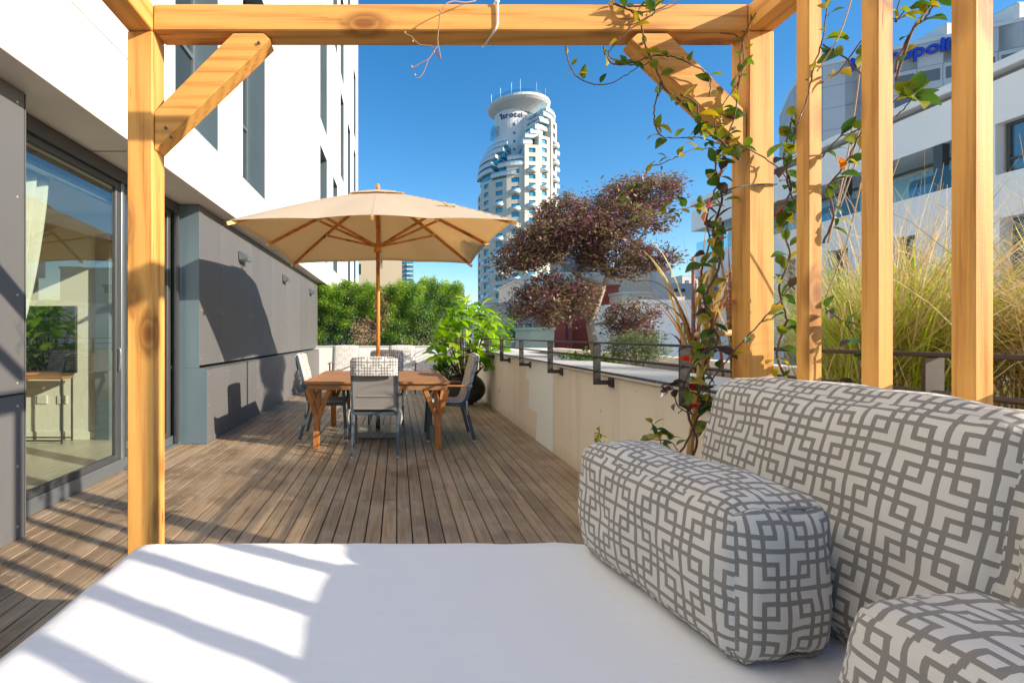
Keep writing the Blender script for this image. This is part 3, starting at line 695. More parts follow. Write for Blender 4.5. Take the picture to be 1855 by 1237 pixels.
for k in range(8):
    a = k * math.pi / 4; du, dv = round(math.cos(a), 0) if k % 2 == 0 else math.copysign(1, math.cos(a)), round(math.sin(a), 0) if k % 2 == 0 else math.copysign(1, math.sin(a))
    part('seam', MB().tube([(ux + du * UH * m_, uy + dv * UH * m_, cz(du * m_, dv * m_) + .0012) for m_ in (.1, .25, .4, .55, .7, .85, .995)], .0028, 5), CANVAS, um, smooth=True)
tiew = MB(); c0 = P(816, 372, 5.0)
tiew.box(c0 + Vector((-.04, -.02, -.02)), c0 + Vector((.05, .02, .012)), .008); tiew.bar(c0 + Vector((-.03, 0, .0)), c0 + Vector((-.08, .0, .03)), .05, .008); tiew.bar(c0 + Vector((.04, 0, .0)), c0 + Vector((.065, .0, -.045)), .045, .008)
part('tie_strap', tiew, CANVAS, um)
PW = pine('parasol_wood', 0, base=(.56, .23, .055), dark=(.36, .12, .025)); PZ = pine('parasol_pole_wood', 2, base=(.60, .25, .05), dark=(.44, .16, .03))
part('pole', MB().tube([(ux, uy, .42), (ux, uy, 3.07)], .0245, 16), PZ, um, smooth=True)
part('finial', MB().lathe([(.0, .09), (.018, .082), (.026, .055), (.028, .03), (.03, .0), (0, 0)], (ux, uy, 3.075), 16), PZ, um, smooth=True)
part('top_hub', MB().lathe([(.0, -.06), (.05, -.06), (.055, 0), (.0, 0)], (ux, uy, 2.98), 12), PZ, um)
hubz = 2.36
part('sliding_hub', MB().lathe([(.026, -.06), (.05, -.06), (.055, -.045), (.05, -.03), (.04, .0), (.055, .01), (.055, .045), (.03, .05)], (ux, uy, hubz), 16), PZ, um)
fit = MB()
for k in range(8):
    a = k * math.pi / 4; du, dv = round(math.cos(a), 0) if k % 2 == 0 else math.copysign(1, math.cos(a)), round(math.sin(a), 0) if k % 2 == 0 else math.copysign(1, math.sin(a))
    def rp(m, off=.030): return Vector((ux + du * UH * m, uy + dv * UH * m, cz(du * m, dv * m) - off))
    rb = MB(); ms = [.04, .2, .4, .6, .8, .965]
    for a_, b_ in zip(ms, ms[1:]): rb.bar(rp(a_), rp(b_), .022, .034)
    part('rib', rb, PW, um); e = rp(.962); part('rib_tip', MB().bar(e, rp(1.012, .026), .026, .036), mat('rib_tip_wood', (.66, .38, .09), .5) if k == 0 else bpy.data.materials['rib_tip_wood'], um)
    dirv = Vector((du, dv, 0)).normalized(); j = rp(.54, .055); part('strut', MB().bar(Vector((ux, uy, hubz + .02)) + dirv * .05, j, .020, .026), PW, um); part('rib_fitting', MB().box(j - Vector((.018, .018, .016)), j + Vector((.018, .018, .02)), .003), STEEL, um)
rp_ = spline([(ux + .035, uy - .03, 2.95), (ux + .04, uy - .03, 2.4), (ux + .05, uy - .03, 2.30), (ux + .035, uy - .035, 2.18), (ux + .05, uy - .03, 2.12)], 5)
part('rope', MB().tube(rp_, .005, 6).tube(spline([(ux + .04, uy - .03, 2.33), (ux + .03, uy - .035, 2.14), (ux + .05, uy - .03, 2.10), (ux + .055, uy - .03, 2.3)], 5), .005, 6), CORD, um, smooth=True)
ub = empty('granite_weight', (ux, uy, 0), 'square speckled granite weight with steel sleeve holding the parasol under the table', 'parasol weight')
part('slab', MB().box((ux - .245, uy - .245, .012), (ux + .245, uy + .245, .085), .004), GRANITE, ub)
part('sleeve', MB().tube([(ux, uy, .085), (ux, uy, .42)], .030, 18), STEEL, ub, smooth=True)
part('knob', MB().tube([(ux - .03, uy, .30), (ux - .055, uy, .30)], .014, 10), ALU, ub)
part('handle', MB().tube(spline([(ux - .09, uy - .25, .07), (ux - .05, uy - .262, .05), (ux - .035, uy - .262, .02)], 4), .004, 6).tube(spline([(ux + .09, uy - .25, .07), (ux + .05, uy - .262, .05), (ux + .035, uy - .262, .02)], 4), .004, 6), STEEL, ub, smooth=True)
# cable tie on the beam
ct = spline([(.358, 1.80, ZT + .006), (.366, 1.752, ZT + .012), (.369, 1.748, ZT - .02), (.368, 1.749, ZB + .02), (.358, 1.752, ZB - .004), (.345, 1.80, ZB - .006), (.335, 1.853, ZB - .002)], 4)
part('cable_tie', MB().tube(ct, .004, 6).box((.358, 1.742, ZT - .004), (.375, 1.75, ZT + .018), .002), mat('white_plastic', (.78, .78, .76), .4), smooth=True, label='white cable tie strapped round the top beam', cat='cable tie')
# ------------------------------------------------------------------ plants
def leafcloud(name, pts, size, mat_, parent, asp=.42, up=.5, seed=1, jit=.35, rn=None, **k):
    g = np.random.default_rng(seed); n = len(pts); d = g.normal(size=(n, 3)); d[:, 2] = d[:, 2] * .6 + .15; d /= np.linalg.norm(d, axis=1)[:, None]
    nr = g.normal(size=(n, 3)); nr[:, 2] += up * 2; s = np.cross(d, nr); s /= np.linalg.norm(s, axis=1)[:, None] + 1e-9; nn = np.cross(s, d)
    L = (size * (1 + jit * (g.random(n) * 2 - 1)))[:, None]; w_ = L * asp
    a = pts; b = pts + d * L * .5 + s * w_ * .5 + nn * L * .06; c = pts + d * L; e = pts + d * L * .5 - s * w_ * .5 + nn * L * .06
    V = np.stack([a, b, c, e], 1).reshape(-1, 3); i = np.arange(n)[:, None] * 4
    F = np.concatenate([i + [[0, 1, 2]], i + [[0, 2, 3]]], 0); r = g.random(n) if rn is None else rn
    return npmesh(name, V, F, mat_, parent, np.repeat(r, 4), **k)
def clumps(ells, n, sub=60, sig=.07, seed=1, flat=.7):
    g = np.random.default_rng(seed); vols = np.array([e[3] * e[4] * e[5] for e in ells]); out = []; rn = []
    for e, vv in zip(ells, vols / vols.sum()):
        m = max(6, int(sub * vv * len(ells))); d = g.normal(size=(m, 3)); d /= np.linalg.norm(d, axis=1)[:, None]; rr = (.45 + .55 * g.random(m) ** .5)[:, None]
        cs = np.array(e[:3]) + d * rr * np.array(e[3:6]); k = int(n * vv); ci = g.integers(0, m, k); sg = sig * (.6 + .8 * g.random(m))[ci][:, None]
        out.append(cs[ci] + g.normal(size=(k, 3)) * sg * np.array([1, 1, flat])); tone = g.random(m)[ci]; rn.append(np.clip(.5 * tone + .5 * g.random(k), 0, 1))
    return np.concatenate(out), np.concatenate(rn)
def leaf_mesh(name, L, W, fold=.25, curl=.25, n=5, tip=1.0):
    vs = []; fs = []
    for i in range(n + 1):
        t = i / n; wd = W * .5 * math.sin(math.pi * t ** .85) ** .8 * (1 if t < 1 else 0) + (.0015 if i in (0, n) else 0)
        z = curl * L * (.25 * math.sin(t * 2.2) - .55 * t * t); 
        for s in (-1, 0, 1): vs.append((s * wd, t * L, z + (abs(s) * wd * fold)))
    for i in range(n):
        for s in (0, 1): a = i * 3 + s; fs.append((a, a + 1, a + 4, a + 3))
    me = bpy.data.meshes.new(name); me.from_pydata(vs, [], fs); me.polygons.foreach_set('use_smooth', [True] * len(fs)); return me
def add_leaf(parent, me, mt, pos, direc, roll=0, scl=1, name='leaf', label=None):
    o = bpy.data.objects.new(name, me); COL.objects.link(o); o.parent = parent
    if not me.materials: me.materials.append(mt)
    q = Vector(direc).normalized().to_track_quat('Y', 'Z'); o.rotation_mode = 'QUATERNION'; o.rotation_quaternion = q @ Matrix.Rotation(roll, 4, 'Y').to_quaternion()
    o.location = Vector(pos) - WP[parent.name]; o.scale = (scl, scl, scl)
    if mt != me.materials[0]: o.material_slots[0].link = 'OBJECT'; o.material_slots[0].material = mt
    if label: o['label'] = label
    return o
GREENS = [(0, (.018, .05, .008)), (.35, (.045, .13, .015)), (.65, (.10, .22, .02)), (1, (.22, .36, .04))]
HEDGE = leafmat('hedge_leaf', [(0, (.025, .065, .007)), (.3, (.07, .17, .012)), (.6, (.14, .28, .018)), (.85, (.26, .40, .03)), (1, (.42, .50, .07))])
PURP = leafmat('purple_leaf', [(0, (.06, .024, .030)), (.25, (.15, .055, .070)), (.45, (.25, .12, .14)), (.6, (.12, .12, .04)), (.8, (.24, .21, .09)), (1, (.46, .30, .27))], trans=.3)
DRY = leafmat('dry_leaf', [(0, (.16, .09, .05)), (.5, (.32, .20, .11)), (1, (.45, .32, .20))], trans=.2)
BIGL = leafmat('broad_glossy_leaf', [(0, (.10, .24, .015)), (.4, (.22, .40, .025)), (.75, (.34, .52, .04)), (1, (.46, .60, .07))], obj=True, trans=.45, rough=.35)
VINEL = leafmat('vine_leaf', [(0, (.035, .09, .018)), (.3, (.08, .16, .025)), (.6, (.20, .25, .025)), (.8, (.32, .30, .03)), (1, (.42, .30, .03))], obj=True, trans=.35, rough=.35)
VRED = leafmat('red_vine_leaf', [(0, (.40, .02, .03)), (1, (.62, .05, .03))], obj=True, trans=.35)
VORG = leafmat('orange_vine_leaf', [(0, (.50, .12, .02)), (1, (.60, .22, .03))], obj=True, trans=.35)
VDRK = leafmat('bronze_vine_leaf', [(0, (.06, .035, .035)), (1, (.10, .07, .05))], obj=True, trans=.15)
# hedge behind the far wall
hg = empty('hedge', (-.6, 14.3, .3), 'dense green hedge growing behind the white end wall', 'hedge')
g = np.random.default_rng(3); n = 120000
X = g.uniform(-2.55, 1.95, n); D = g.random(n) ** 1.6; Y = 13.70 + D * 1.3
topz = 2.76 + .05 * np.sin(X * 3.1) + .05 * np.sin(X * 7.7 + 1) + .05 * np.sin(X * 19) + .14 * np.exp(-((X - 1.1) / .5) ** 2) - .10 * np.clip((X + .9), -1, 1) * 0 + g.normal(size=n) * .05
bul = .16 * np.sin(X * 4.3) * np.sin(D * 3 + X) ; Z = .90 + (topz - .90) * g.random(n) ** .8
bump = .08 * np.sin(X * 5.1 + Z * 3.7) + .07 * np.sin(X * 11.3 - Z * 6.1) + .05 * np.sin(Z * 15 + X * 4); Y = Y + bump
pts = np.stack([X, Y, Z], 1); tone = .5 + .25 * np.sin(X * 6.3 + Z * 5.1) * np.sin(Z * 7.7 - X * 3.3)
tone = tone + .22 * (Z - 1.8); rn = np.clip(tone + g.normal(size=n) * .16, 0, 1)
drym = (((X + .95) / .42) ** 2 + ((Z - 1.35) / .38) ** 2 < 1) & (g.random(n) < .6) | (((X + .45) / .22) ** 2 + ((Z - 2.0) / .62) ** 2 < 1) & (g.random(n) < .38)
leafcloud('foliage', pts[~drym], .052, HEDGE, hg, asp=.42, seed=4, rn=rn[~drym], kind='stuff'); leafcloud('dry_foliage', pts[drym][:3800] - np.array([0, .12, 0]), .065, DRY, hg, seed=5, kind='stuff', label='patch of dry brown twigs and leaves')
wg = MB()
for i in range(26):
    x = random.uniform(-2.4, 1.9); p = [Vector((x, 14.2, .5))]
    for k in range(7): p.append(p[-1] + Vector((random.uniform(-.12, .12), random.uniform(-.08, .05), .3)))
    wg.tube(spline(p, 2), .012, 5)
for i in range(16):
    p = [Vector((-.75 + random.uniform(-.1, .3), 13.75, 1.05 + random.uniform(0, .5)))]
    for k in range(4): p.append(p[-1] + Vector((random.uniform(-.22, -.02), random.uniform(-.07, .02), random.uniform(-.05, .1))))
    wg.tube(spline(p, 2), .007, 5)
part('branch', wg, BARK, hg, kind='stuff')
hb = empty('hedge_planter', (-.3, 14.4, -20), 'raised soil bed behind the far wall carrying the hedge', 'planter')
part('soil', MB().box((-2.6, 13.63, .5), (2.9, 15.4, .72)), SOIL, hb); part('outer_wall', MB().box((-2.62, 15.41, -20), (3.0, 15.6, .9)), WALLW, hb)
# pot with broad-leaved plant
px_, py_ = 1.245, 8.72
pot = empty('plant_pot', (px_, py_, 0), 'large round black ribbed pot between the table and the parapet', 'pot')
prof = [(0, 0), (.13, 0), (.14, .03)]
for i in range(23):
    t = i / 22; z = .03 + .47 * t; r = .365 * math.sqrt(max(0, 1 - ((t - .52) / .60) ** 2)); prof += [(r - .006, z), (r + .004, z + .005), (r + .004, z + .013), (r - .006, z + .018)]
prof += [(.225, .505), (.235, .52), (.215, .52), (.21, .44), (0, .43)]
part('body', MB().lathe(prof, (px_, py_, 0), 44), POTM, pot, smooth=True)
part('soil', MB().lathe([(0, .46), (.21, .455)], (px_, py_, 0), 24), SOIL, pot)
bpnt = empty('broad_leaved_plant', (px_, py_, .46), 'bright green broad-leaved shrub growing in the round black pot', 'plant')
BL = [leaf_mesh('broad_leaf_a', .27, .115, .18, .5, 6), leaf_mesh('broad_leaf_b', .23, .105, .2, .75, 6), leaf_mesh('broad_leaf_c', .20, .095, .25, .35, 6)]
random.seed(21)
heads = [(.02, 0, 1.42), (-.24, -.1, 1.22), (.28, .02, 1.34), (.44, -.1, 1.10), (-.42, -.12, .96), (.05, -.25, 1.12), (.24, -.28, .94), (-.14, -.32, .88), (.44, -.2, .74), (-.34, .12, 1.08), (.15, .2, 1.3), (-.08, -.15, 1.30), (.54, .1, .90), (-.46, -.02, .70), (.10, -.35, .66), (.35, -.30, .52), (-.14, -.40, .50), (.50, -.05, .38), (.30, -.38, .26), (-.36, -.28, .46), (.02, -.3, .32), (.12, -.1, 1.18), (-.3, -.3, .72), (.34, -.05, .95), (0, -.38, .95), (-.5, -.1, .5), (.62, -.1, .62), (-.2, -.2, 1.02), (.2, -.4, .45), (.4, .1, 1.2)]
for hx_, hy_, hz_ in heads:
    tip = Vector((px_ + hx_ * 1.05, py_ + hy_, .46 + hz_ * .98)); b = Vector((px_ + hx_ * .2, py_ + hy_ * .2, .45)); m = b.lerp(tip, .5) + Vector((hx_ * .1, hy_ * .1, .08))
    part('stem', MB().tube(spline([b, m, tip], 4), [.011] * 4 + [.008] * 5, 6), TWIG, bpnt, smooth=True)
    k = random.randint(8, 10); a0 = random.uniform(0, 6)
    for q in range(k):
        a = a0 + q * 2.4; el = random.uniform(-.45, .45) if q > 1 else .9
        add_leaf(bpnt, random.choice(BL), BIGL, tip + Vector((0, 0, -.012 * q)), (math.cos(a), math.sin(a), el), random.uniform(-.5, .5), random.uniform(.9, 1.3))
sp = empty('potted_shrub', (.88, 8.95, 0), 'small dark green bushy plant left of the black pot', 'plant')
part('pot', MB().lathe([(0, 0), (.12, 0), (.16, .30), (.165, .32), (.145, .32), (.14, .27), (0, .27)], (.88, 8.95, 0), 24), POTM, sp, smooth=True)
pts, rn = clumps([(.88, 8.95, .58, .20, .18, .22)], 1500, 40, .05, 9); leafcloud('foliage', pts, .045, HEDGE, sp, asp=.6, seed=10, rn=rn * .55, kind='stuff')
part('stem', MB().tube([(.88, 8.95, .27), (.88, 8.95, .6)], .008, 6), TWIG, sp)
# planted strip beyond the parapet
bed2 = empty('planter_trough', (3.3, 6, .5), 'long rendered planter trough outside the parapet', 'planter')
part('soil', MB().box((2.26, -1.5, .5), (4.38, 13.3, .80)), SOIL, bed2); part('outer_wall', MB().box((4.4, -1.5, -20), (4.65, 13.3, .90), .01), PLASTER, bed2); part('end_wall', MB().box((2.27, 13.32, -20), (4.65, 13.5, .9)), WALLW, bed2)
# purple-leaved tree
tr = empty('purple_leaved_tree', (2.5, 6.1, .8), 'spreading purple-leaved tree with pale trunk beyond the parapet', 'tree')
TY = 6.1
def limb(pts, r0, r1, name='branch'):
    p = spline([P(a, b, TY + d) for a, b, d in pts], 5); part(name, MB().tube(p, [r0 + (r1 - r0) * i / (len(p) - 1) for i in range(len(p))], 9), BARK, tr, smooth=True)
limb([(1080, 665, 0), (1078, 640, 0), (1073, 610, 0), (1068, 585, 0)], .058, .048, 'trunk')
limb([(1068, 588, 0), (1078, 565, -.02), (1090, 530, 0), (1102, 500, .05), (1130, 470, .05), (1165, 425, .1), (1185, 385, .1)], .042, .012)
limb([(1070, 588, 0), (1060, 572, .05), (1040, 560, -.05), (1010, 550, -.1)], .035, .01)
limb([(1092, 525, 0), (1078, 512, .05), (1050, 500, .1), (1062, 470, .05), (1068, 440, .0), (1080, 400, 0)], .032, .01)
limb([(1050, 502, .1), (1020, 480, 0), (990, 470, 0), (950, 462, -.05)], .025, .008)
limb([(1103, 500, .03), (1096, 470, -.1), (1088, 440, -.15), (1100, 395, -.1), (1130, 350, 0)], .025, .008)
limb([(1072, 590, 0), (1100, 583, .05), (1125, 585, .05), (1145, 590, .1)], .02, .007)
rr = FP / TY
E_ = [(1040, 425, 78, 34, .6), (985, 436, 55, 30, .5), (938, 462, 42, 22, .35), (920, 488, 22, 12, .25), (975, 470, 45, 20, .4), (1105, 400, 62, 36, .55), (1172, 352, 55, 26, .45), (1130, 352, 48, 22, .4), (1215, 335, 22, 12, .25), (1115, 462, 70, 20, .45), (1185, 468, 40, 20, .35), (1140, 490, 40, 12, .3), (1020, 385, 50, 24, .45), (1195, 400, 26, 20, .25),
      (985, 545, 56, 30, .42), (1030, 528, 36, 20, .35), (948, 566, 28, 14, .28), (1050, 555, 26, 18, .28), (1005, 580, 30, 12, .3), (1140, 572, 44, 26, .38), (1155, 604, 34, 20, .3), (1120, 600, 22, 14, .25), (1060, 528, 24, 12, .3), (1000, 508, 34, 10, .3), (1075, 480, 30, 14, .35)]
ells = []
for a, b, c, d, e in E_: q = P(a, b, TY); ells.append((q.x, q.y, q.z, c / rr, e, d / rr))
pts, rn = clumps(ells, 50000, 92, .056, 11); leafcloud('crown', pts, .050, PURP, tr, asp=.40, up=.8, seed=12, rn=rn, kind='stuff')
tw = MB(); g = np.random.default_rng(5)
for e in ells:
    for _ in range(11):
        d = g.normal(size=3); d /= np.linalg.norm(d); a = Vector(e[:3]) + Vector((0, 0, -e[5] * .6)); b = Vector(e[:3]) + Vector([d[i] * e[3 + i] for i in range(3)]); m = a.lerp(b, .5) + Vector((0, 0, .04)); tw.tube(spline([a, m, b], 3), [.006, .005, .005, .004, .004, .003, .002], 4)
part('twig', tw, BARK, tr, kind='stuff')
# other shrubs in the trough
def bush(name, label, cx, cy, cz_, rx, ry, rz, n, size, mt, tone=1.0, seed=3, cat='shrub', asp=.42):
    o = empty(name, (cx, cy, .8), label, cat); pts, rn = clumps([(cx, cy, cz_, rx, ry, rz)], n, 50, .06, seed); leafcloud('foliage', pts, size, mt, o, asp=asp, seed=seed + 1, rn=rn * tone, kind='stuff')
    mb = MB()
    for _ in range(7): mb.tube([(cx, cy, .78), (cx + random.uniform(-.6, .6) * rx, cy, cz_ + random.uniform(-.3, .6) * rz)], .006, 5)
    part('stem', mb, TWIG, o, kind='stuff')
OLIVE = leafmat('olive_grey_leaf', [(0, (.06, .09, .03)), (.5, (.14, .19, .07)), (1, (.30, .33, .15))])
q = P(905, 598, 9.5); bush('flowering_shrub', 'loose light green shrub rising behind the railing beside the potted plant', q.x, q.y, q.z, .35, .3, .36, 2200, .045, HEDGE, 1.0, 31)
q = P(1155, 632, 5.4); bush('lavender', 'silvery green lavender clump at the foot of the purple tree', q.x, q.y, q.z, .30, .25, .16, 3200, .06, OLIVE, 1.0, 33, 'lavender', .12)
q = P(1085, 655, 5.8); bush('ground_cover', 'low bright green ground cover plant beside the tree trunk', q.x - .1, q.y, .93, .35, .3, .08, 900, .05, HEDGE, 1.0, 35, 'plant', .5)
# grasses
def blades(name, base, n, L, lean, mt, parent, seed, w=.004, spread=.12, fan=.9, Lj=.35, stiff=.55):
    g = np.random.default_rng(seed); m = 7; b = np.array(base) + g.normal(size=(n, 3)) * [spread, spread, 0]
    a = g.uniform(0, 2 * np.pi, n); out = np.stack([np.cos(a), np.sin(a), np.zeros(n)], 1) * (g.random(n) ** .7)[:, None] * fan + np.array(lean)
    ll = (L * (1 + Lj * (g.random(n) * 2 - 1)))[:, None]; sag = g.uniform(.25, 1.0, n)[:, None]; P_ = []
    for i in range(m):
        t = i / (m - 1); p = b + out * ll * (t ** 1.5) * stiff * 1.2; p[:, 2] += (ll * (t * .95 - t ** 2.6 * .60 * sag * np.linalg.norm(out, axis=1)[:, None]))[:, 0]; P_.append(p)
    side = np.cross(out + 1e-3, [0, 0, 1.0]); side /= np.linalg.norm(side, axis=1)[:, None]; side += g.normal(size=(n, 3)) * .35
    V = []; 
    for i, p in enumerate(P_):
        ww = w * (1 - .8 * (i / (m - 1)) ** 2); V += [p - side * ww, p + side * ww]
    V = np.stack(V, 1).reshape(-1, 3); F = []
    for i in range(m - 1): o = np.arange(n)[:, None] * (2 * m) + 2 * i; F.append(o + [[0, 1, 3, 2]])
    return npmesh(name, V, np.concatenate(F), mt, parent, np.repeat(g.random(n), 2 * m), kind='stuff')
GRN = leafmat('green_grass', [(0, (.24, .34, .02)), (.5, (.48, .58, .05)), (1, (.68, .72, .14))], trans=.4)
TAN = leafmat('dry_grass', [(0, (.36, .24, .09)), (.5, (.58, .42, .20)), (1, (.72, .58, .34))], trans=.35)
for k, (gx, gy, lb, lean, ng, ntn) in enumerate([(2.72, 2.62, 'bright green and straw fountain grass between the second and third slats', (.42, -.05, 0), 2400, 1900), (3.05, 2.05, 'straw coloured fountain grass at the right behind the last slat', (.25, -.1, 0), 300, 2000), (3.3, 3.5, 'green fountain grass farther back beside the corner post', (.2, -.05, 0), 900, 500)]):
    o = empty('fountain_grass', (gx, gy, .8), lb, 'ornamental grass', 'fountain grasses in the planter trough')
    blades('green_blades', (gx, gy, .8), ng, .85, lean, GRN, o, 50 + k, .0032, .10, 1.25); blades('straw_blades', (gx, gy, .8), ntn, 1.15, (lean[0] * 1.3, lean[1] - .12, 0), TAN, o, 60 + k, .0019, .12, 1.6)
# flax with long strap leaves
fl = empty('bronze_flax', (2.5, 3.95, .8), 'tall bronze flax with long arching strap leaves beyond the railing', 'plant')
FLX = leafmat('bronze_strap_leaf', [(0, (.10, .03, .02)), (.35, (.22, .08, .04)), (.7, (.40, .22, .05)), (1, (.50, .38, .10))], obj=True, trans=.3)
random.seed(5)
def strap(L, lean, az, w, bx=0, by=0, bz=.8, bend=1.0):
    pts = []; 
    for i in range(11):
        t = i / 10; r = lean * L * t ** 1.7; z = L * (t - .42 * bend * lean * 1.6 * t ** 3.2); pts.append(Vector((2.5 + bx + math.cos(az) * r, 3.95 + by + math.sin(az) * r, bz + z)))
    sd_ = Vector((-math.sin(az), math.cos(az), 0)); mb = MB(); rl_ = random.uniform(-.8, .8)
    for i, p in enumerate(pts):
        t = i / 10; ww = w * (.5 + .5 * math.sin(math.pi * min(1, t * 1.1)) ** .6) * (1 - t ** 4) + .001; s_ = (sd_ * math.cos(rl_ + t) + Vector((math.cos(az), math.sin(az), .3)) * math.sin(rl_ + t)).normalized()
        mb.v += [tuple(p - s_ * ww), tuple(p + Vector((0, 0, -.004))), tuple(p + s_ * ww)]
    for i in range(10):
        for s in (0, 1): a = i * 3 + s; mb.f.append((a, a + 1, a + 4, a + 3))
    part('leaf', mb, FLX, fl, smooth=True)
for k in range(20): strap(random.uniform(.9, 1.6), random.uniform(.1, .55), random.choice([0, math.pi]) + random.uniform(-.6, .6), random.uniform(.010, .022), random.uniform(-.05, .1), random.uniform(-.08, .08), .8)
for k in range(14): strap(random.uniform(.5, 1.0), random.uniform(.35, .9), random.uniform(0, 6.28), random.uniform(.008, .014), -.04, 0, random.choice([.8, 1.1, 1.3]))
for k in range(9): strap(random.uniform(1.0, 1.7), random.uniform(.05, .3), random.uniform(-1, 4), random.uniform(.010, .02), random.uniform(.2, .5), random.uniform(-.1, .1), .8)
part('stalk', MB().tube(spline([(2.47, 3.95, .8), (2.46, 3.95, 1.4), (2.45, 3.93, 1.9)], 4), .014, 7), mat('purple_stalk', (.30, .14, .13), .6), fl, smooth=True)
# ------------------------------------------------------------------ climbing vine with cane
pbx = empty('cane_planter', (1.2, 1.98, 0), 'low planter box behind the bolster feeding the climbing vine', 'planter')
part('box', MB().box((.98, 1.87, .0), (1.60, 2.15, .42), .006), FIBRE, pbx); part('soil', MB().box((1.0, 1.89, .421), (1.58, 2.13, .43)), SOIL, pbx)
cn_ = empty('bamboo_cane', (1.14, 1.95, .43), 'bamboo cane rising beside the corner post with the vine wound round it', 'cane')
cp0, cp1 = P(1248, 830, 1.93), P(1303, 395, 1.90); cbase = cp0 + (cp0 - cp1) * .42
part('pole', MB().tube([cbase.lerp(cp1, i / 12) for i in range(13)], [.0135 - .0003 * i for i in range(13)], 10), CANE, cn_, smooth=True)
nd = MB()
for i in range(6): q = cbase.lerp(cp1, .12 + i * .165); nd.tube([q + Vector((0, 0, -.003)), q + Vector((0, 0, .003))], .0155, 10)
part('node', nd, CANE, cn_)
part('cross_cane', MB().tube([P(1262, 607, 1.88), P(1345, 601, 1.92)], .0125, 10), CANE, cn_, smooth=True)
part('wire_tie', MB().tube(spline([P(1300, 352, 1.88), P(1325, 342, 1.745), P(1360, 335, 1.745), P(1408, 334, 1.75)], 4), .003, 5), ALU, cn_)
vine = empty('climbing_vine', (1.2, 1.9, .43), 'climbing vine with green, yellow and red leaves winding over the post and beam', 'vine')
VL = [leaf_mesh('vine_leaf_a', .056, .032, .35, .35, 4), leaf_mesh('vine_leaf_b', .050, .030, .2, .6, 4), leaf_mesh('vine_leaf_c', .042, .022, .5, .2, 4)]
random.seed(12)
def stem(pts, r=.0028, leaves=0, t0=0, t1=1, dark=0, red=0, size=1.0, spread=1.0):
    p = spline([P(*q) for q in pts], 7); p = [q + Vector((random.gauss(0, .0012), random.gauss(0, .0012), random.gauss(0, .0012))) for q in p]
    part('stem', MB().tube(p, [r * (1.05 - .35 * i / len(p)) for i in range(len(p))], 6), TWIG, vine, smooth=True)
    leaves = int(leaves * 1.55)
    for k in range(leaves):
        t = t0 + (t1 - t0) * (k + random.random()) / max(leaves, 1); i = min(int(t * (len(p) - 1)), len(p) - 2); q = p[i].lerp(p[i + 1], .5)
        a = random.uniform(0, 6.28); dr = Vector((math.cos(a), -.55 + random.uniform(-.3, .5), math.sin(a) * .8 + .1)); u = random.random()
        mt = VRED if u < red else VORG if u < red * 2 else VDRK if u < red * 2 + dark else VINEL
        add_leaf(vine, random.choice(VL), mt, q + dr.normalized() * .006 * spread, dr, random.uniform(-.9, .9), random.uniform(.7, 1.2) * size)
# main twining stems from the planter up the cane
stem([(1240, 860, 1.95), (1262, 800, 1.90), (1246, 745, 1.91), (1275, 690, 1.9), (1262, 640, 1.88), (1290, 590, 1.88), (1278, 540, 1.87), (1303, 480, 1.87), (1292, 420, 1.86), (1308, 360, 1.83), (1296, 300, 1.80), (1312, 250, 1.78), (1305, 200, 1.77)], .0048, 34, .1, 1, .15, .02, 1.25)
stem([(1225, 830, 1.9), (1258, 770, 1.9), (1268, 720, 1.9), (1240, 700, 1.88), (1262, 650, 1.88), (1300, 620, 1.85), (1282, 570, 1.86), (1270, 500, 1.86), (1285, 440, 1.85), (1280, 390, 1.84), (1300, 330, 1.82), (1310, 280, 1.80), (1300, 230, 1.78)], .0038, 30, .1, 1, .15, .02, 1.25)
stem([(1265, 790, 1.9), (1290, 750, 1.88), (1285, 700, 1.88), (1310, 660, 1.82), (1352, 612, 1.72), (1400, 560, 1.70), (1440, 510, 1.68)], .003, 6, .2, .95, .3, .0)
stem([(1258, 752, 1.9), (1228, 735, 1.9), (1218, 700, 1.9), (1198, 698, 1.9)], .0026, 7, .2, 1, .8, .04)
stem([(1262, 788, 1.9), (1290, 765, 1.88), (1320, 750, 1.85)], .0026, 2, .3, 1, .5, 0)
# brace and beam
stem([(1312, 260, 1.76), (1330, 215, 1.745), (1338, 150, 1.74), (1345, 80, 1.74), (1362, 30, 1.74), (1368, 2, 1.76)], .0026, 9, 0, 1, 0, 0, .75)
stem([(1340, 290, 1.73), (1300, 250, 1.73), (1262, 215, 1.73), (1240, 190, 1.73), (1205, 160, 1.73), (1188, 125, 1.735), (1170, 85, 1.735), (1160, 40, 1.74), (1145, 22, 1.745), (1110, 8, 1.74)], .0036, 12, 0, .7, 0, 0, 1.0)
stem([(1110, 4, 1.75), (1150, 22, 1.73), (1190, 18, 1.72), (1225, 2, 1.73), (1262, -8, 1.75)], .0028, 8, 0, .5, 0, .04, .8)
stem([(1135, 12, 1.73), (1180, 12, 1.71), (1184, 25, 1.71), (1160, 40, 1.72), (1135, 60, 1.72), (1110, 85, 1.74), (1103, 100, 1.76), (1120, 113, 1.76), (1160, 119, 1.76), (1185, 108, 1.75)], .0026, 7, .1, 1, 0, 0, .85)
stem([(1094, 84, 1.76), (1097, 100, 1.76), (1116, 118, 1.76), (1150, 113, 1.75), (1180, 102, 1.74), (1215, 103, 1.73), (1240, 112, 1.73), (1280, 132, 1.74), (1287, 155, 1.74), (1285, 175, 1.74)], .0028, 8, .05, 1, 0, 0, .95)
stem([(1024, 84, 1.78), (1030, 113, 1.78), (1050, 143, 1.77), (1090, 154, 1.76), (1125, 142, 1.75), (1160, 118, 1.75)], .0022, 4, .1, .6, 0, 0, .8)
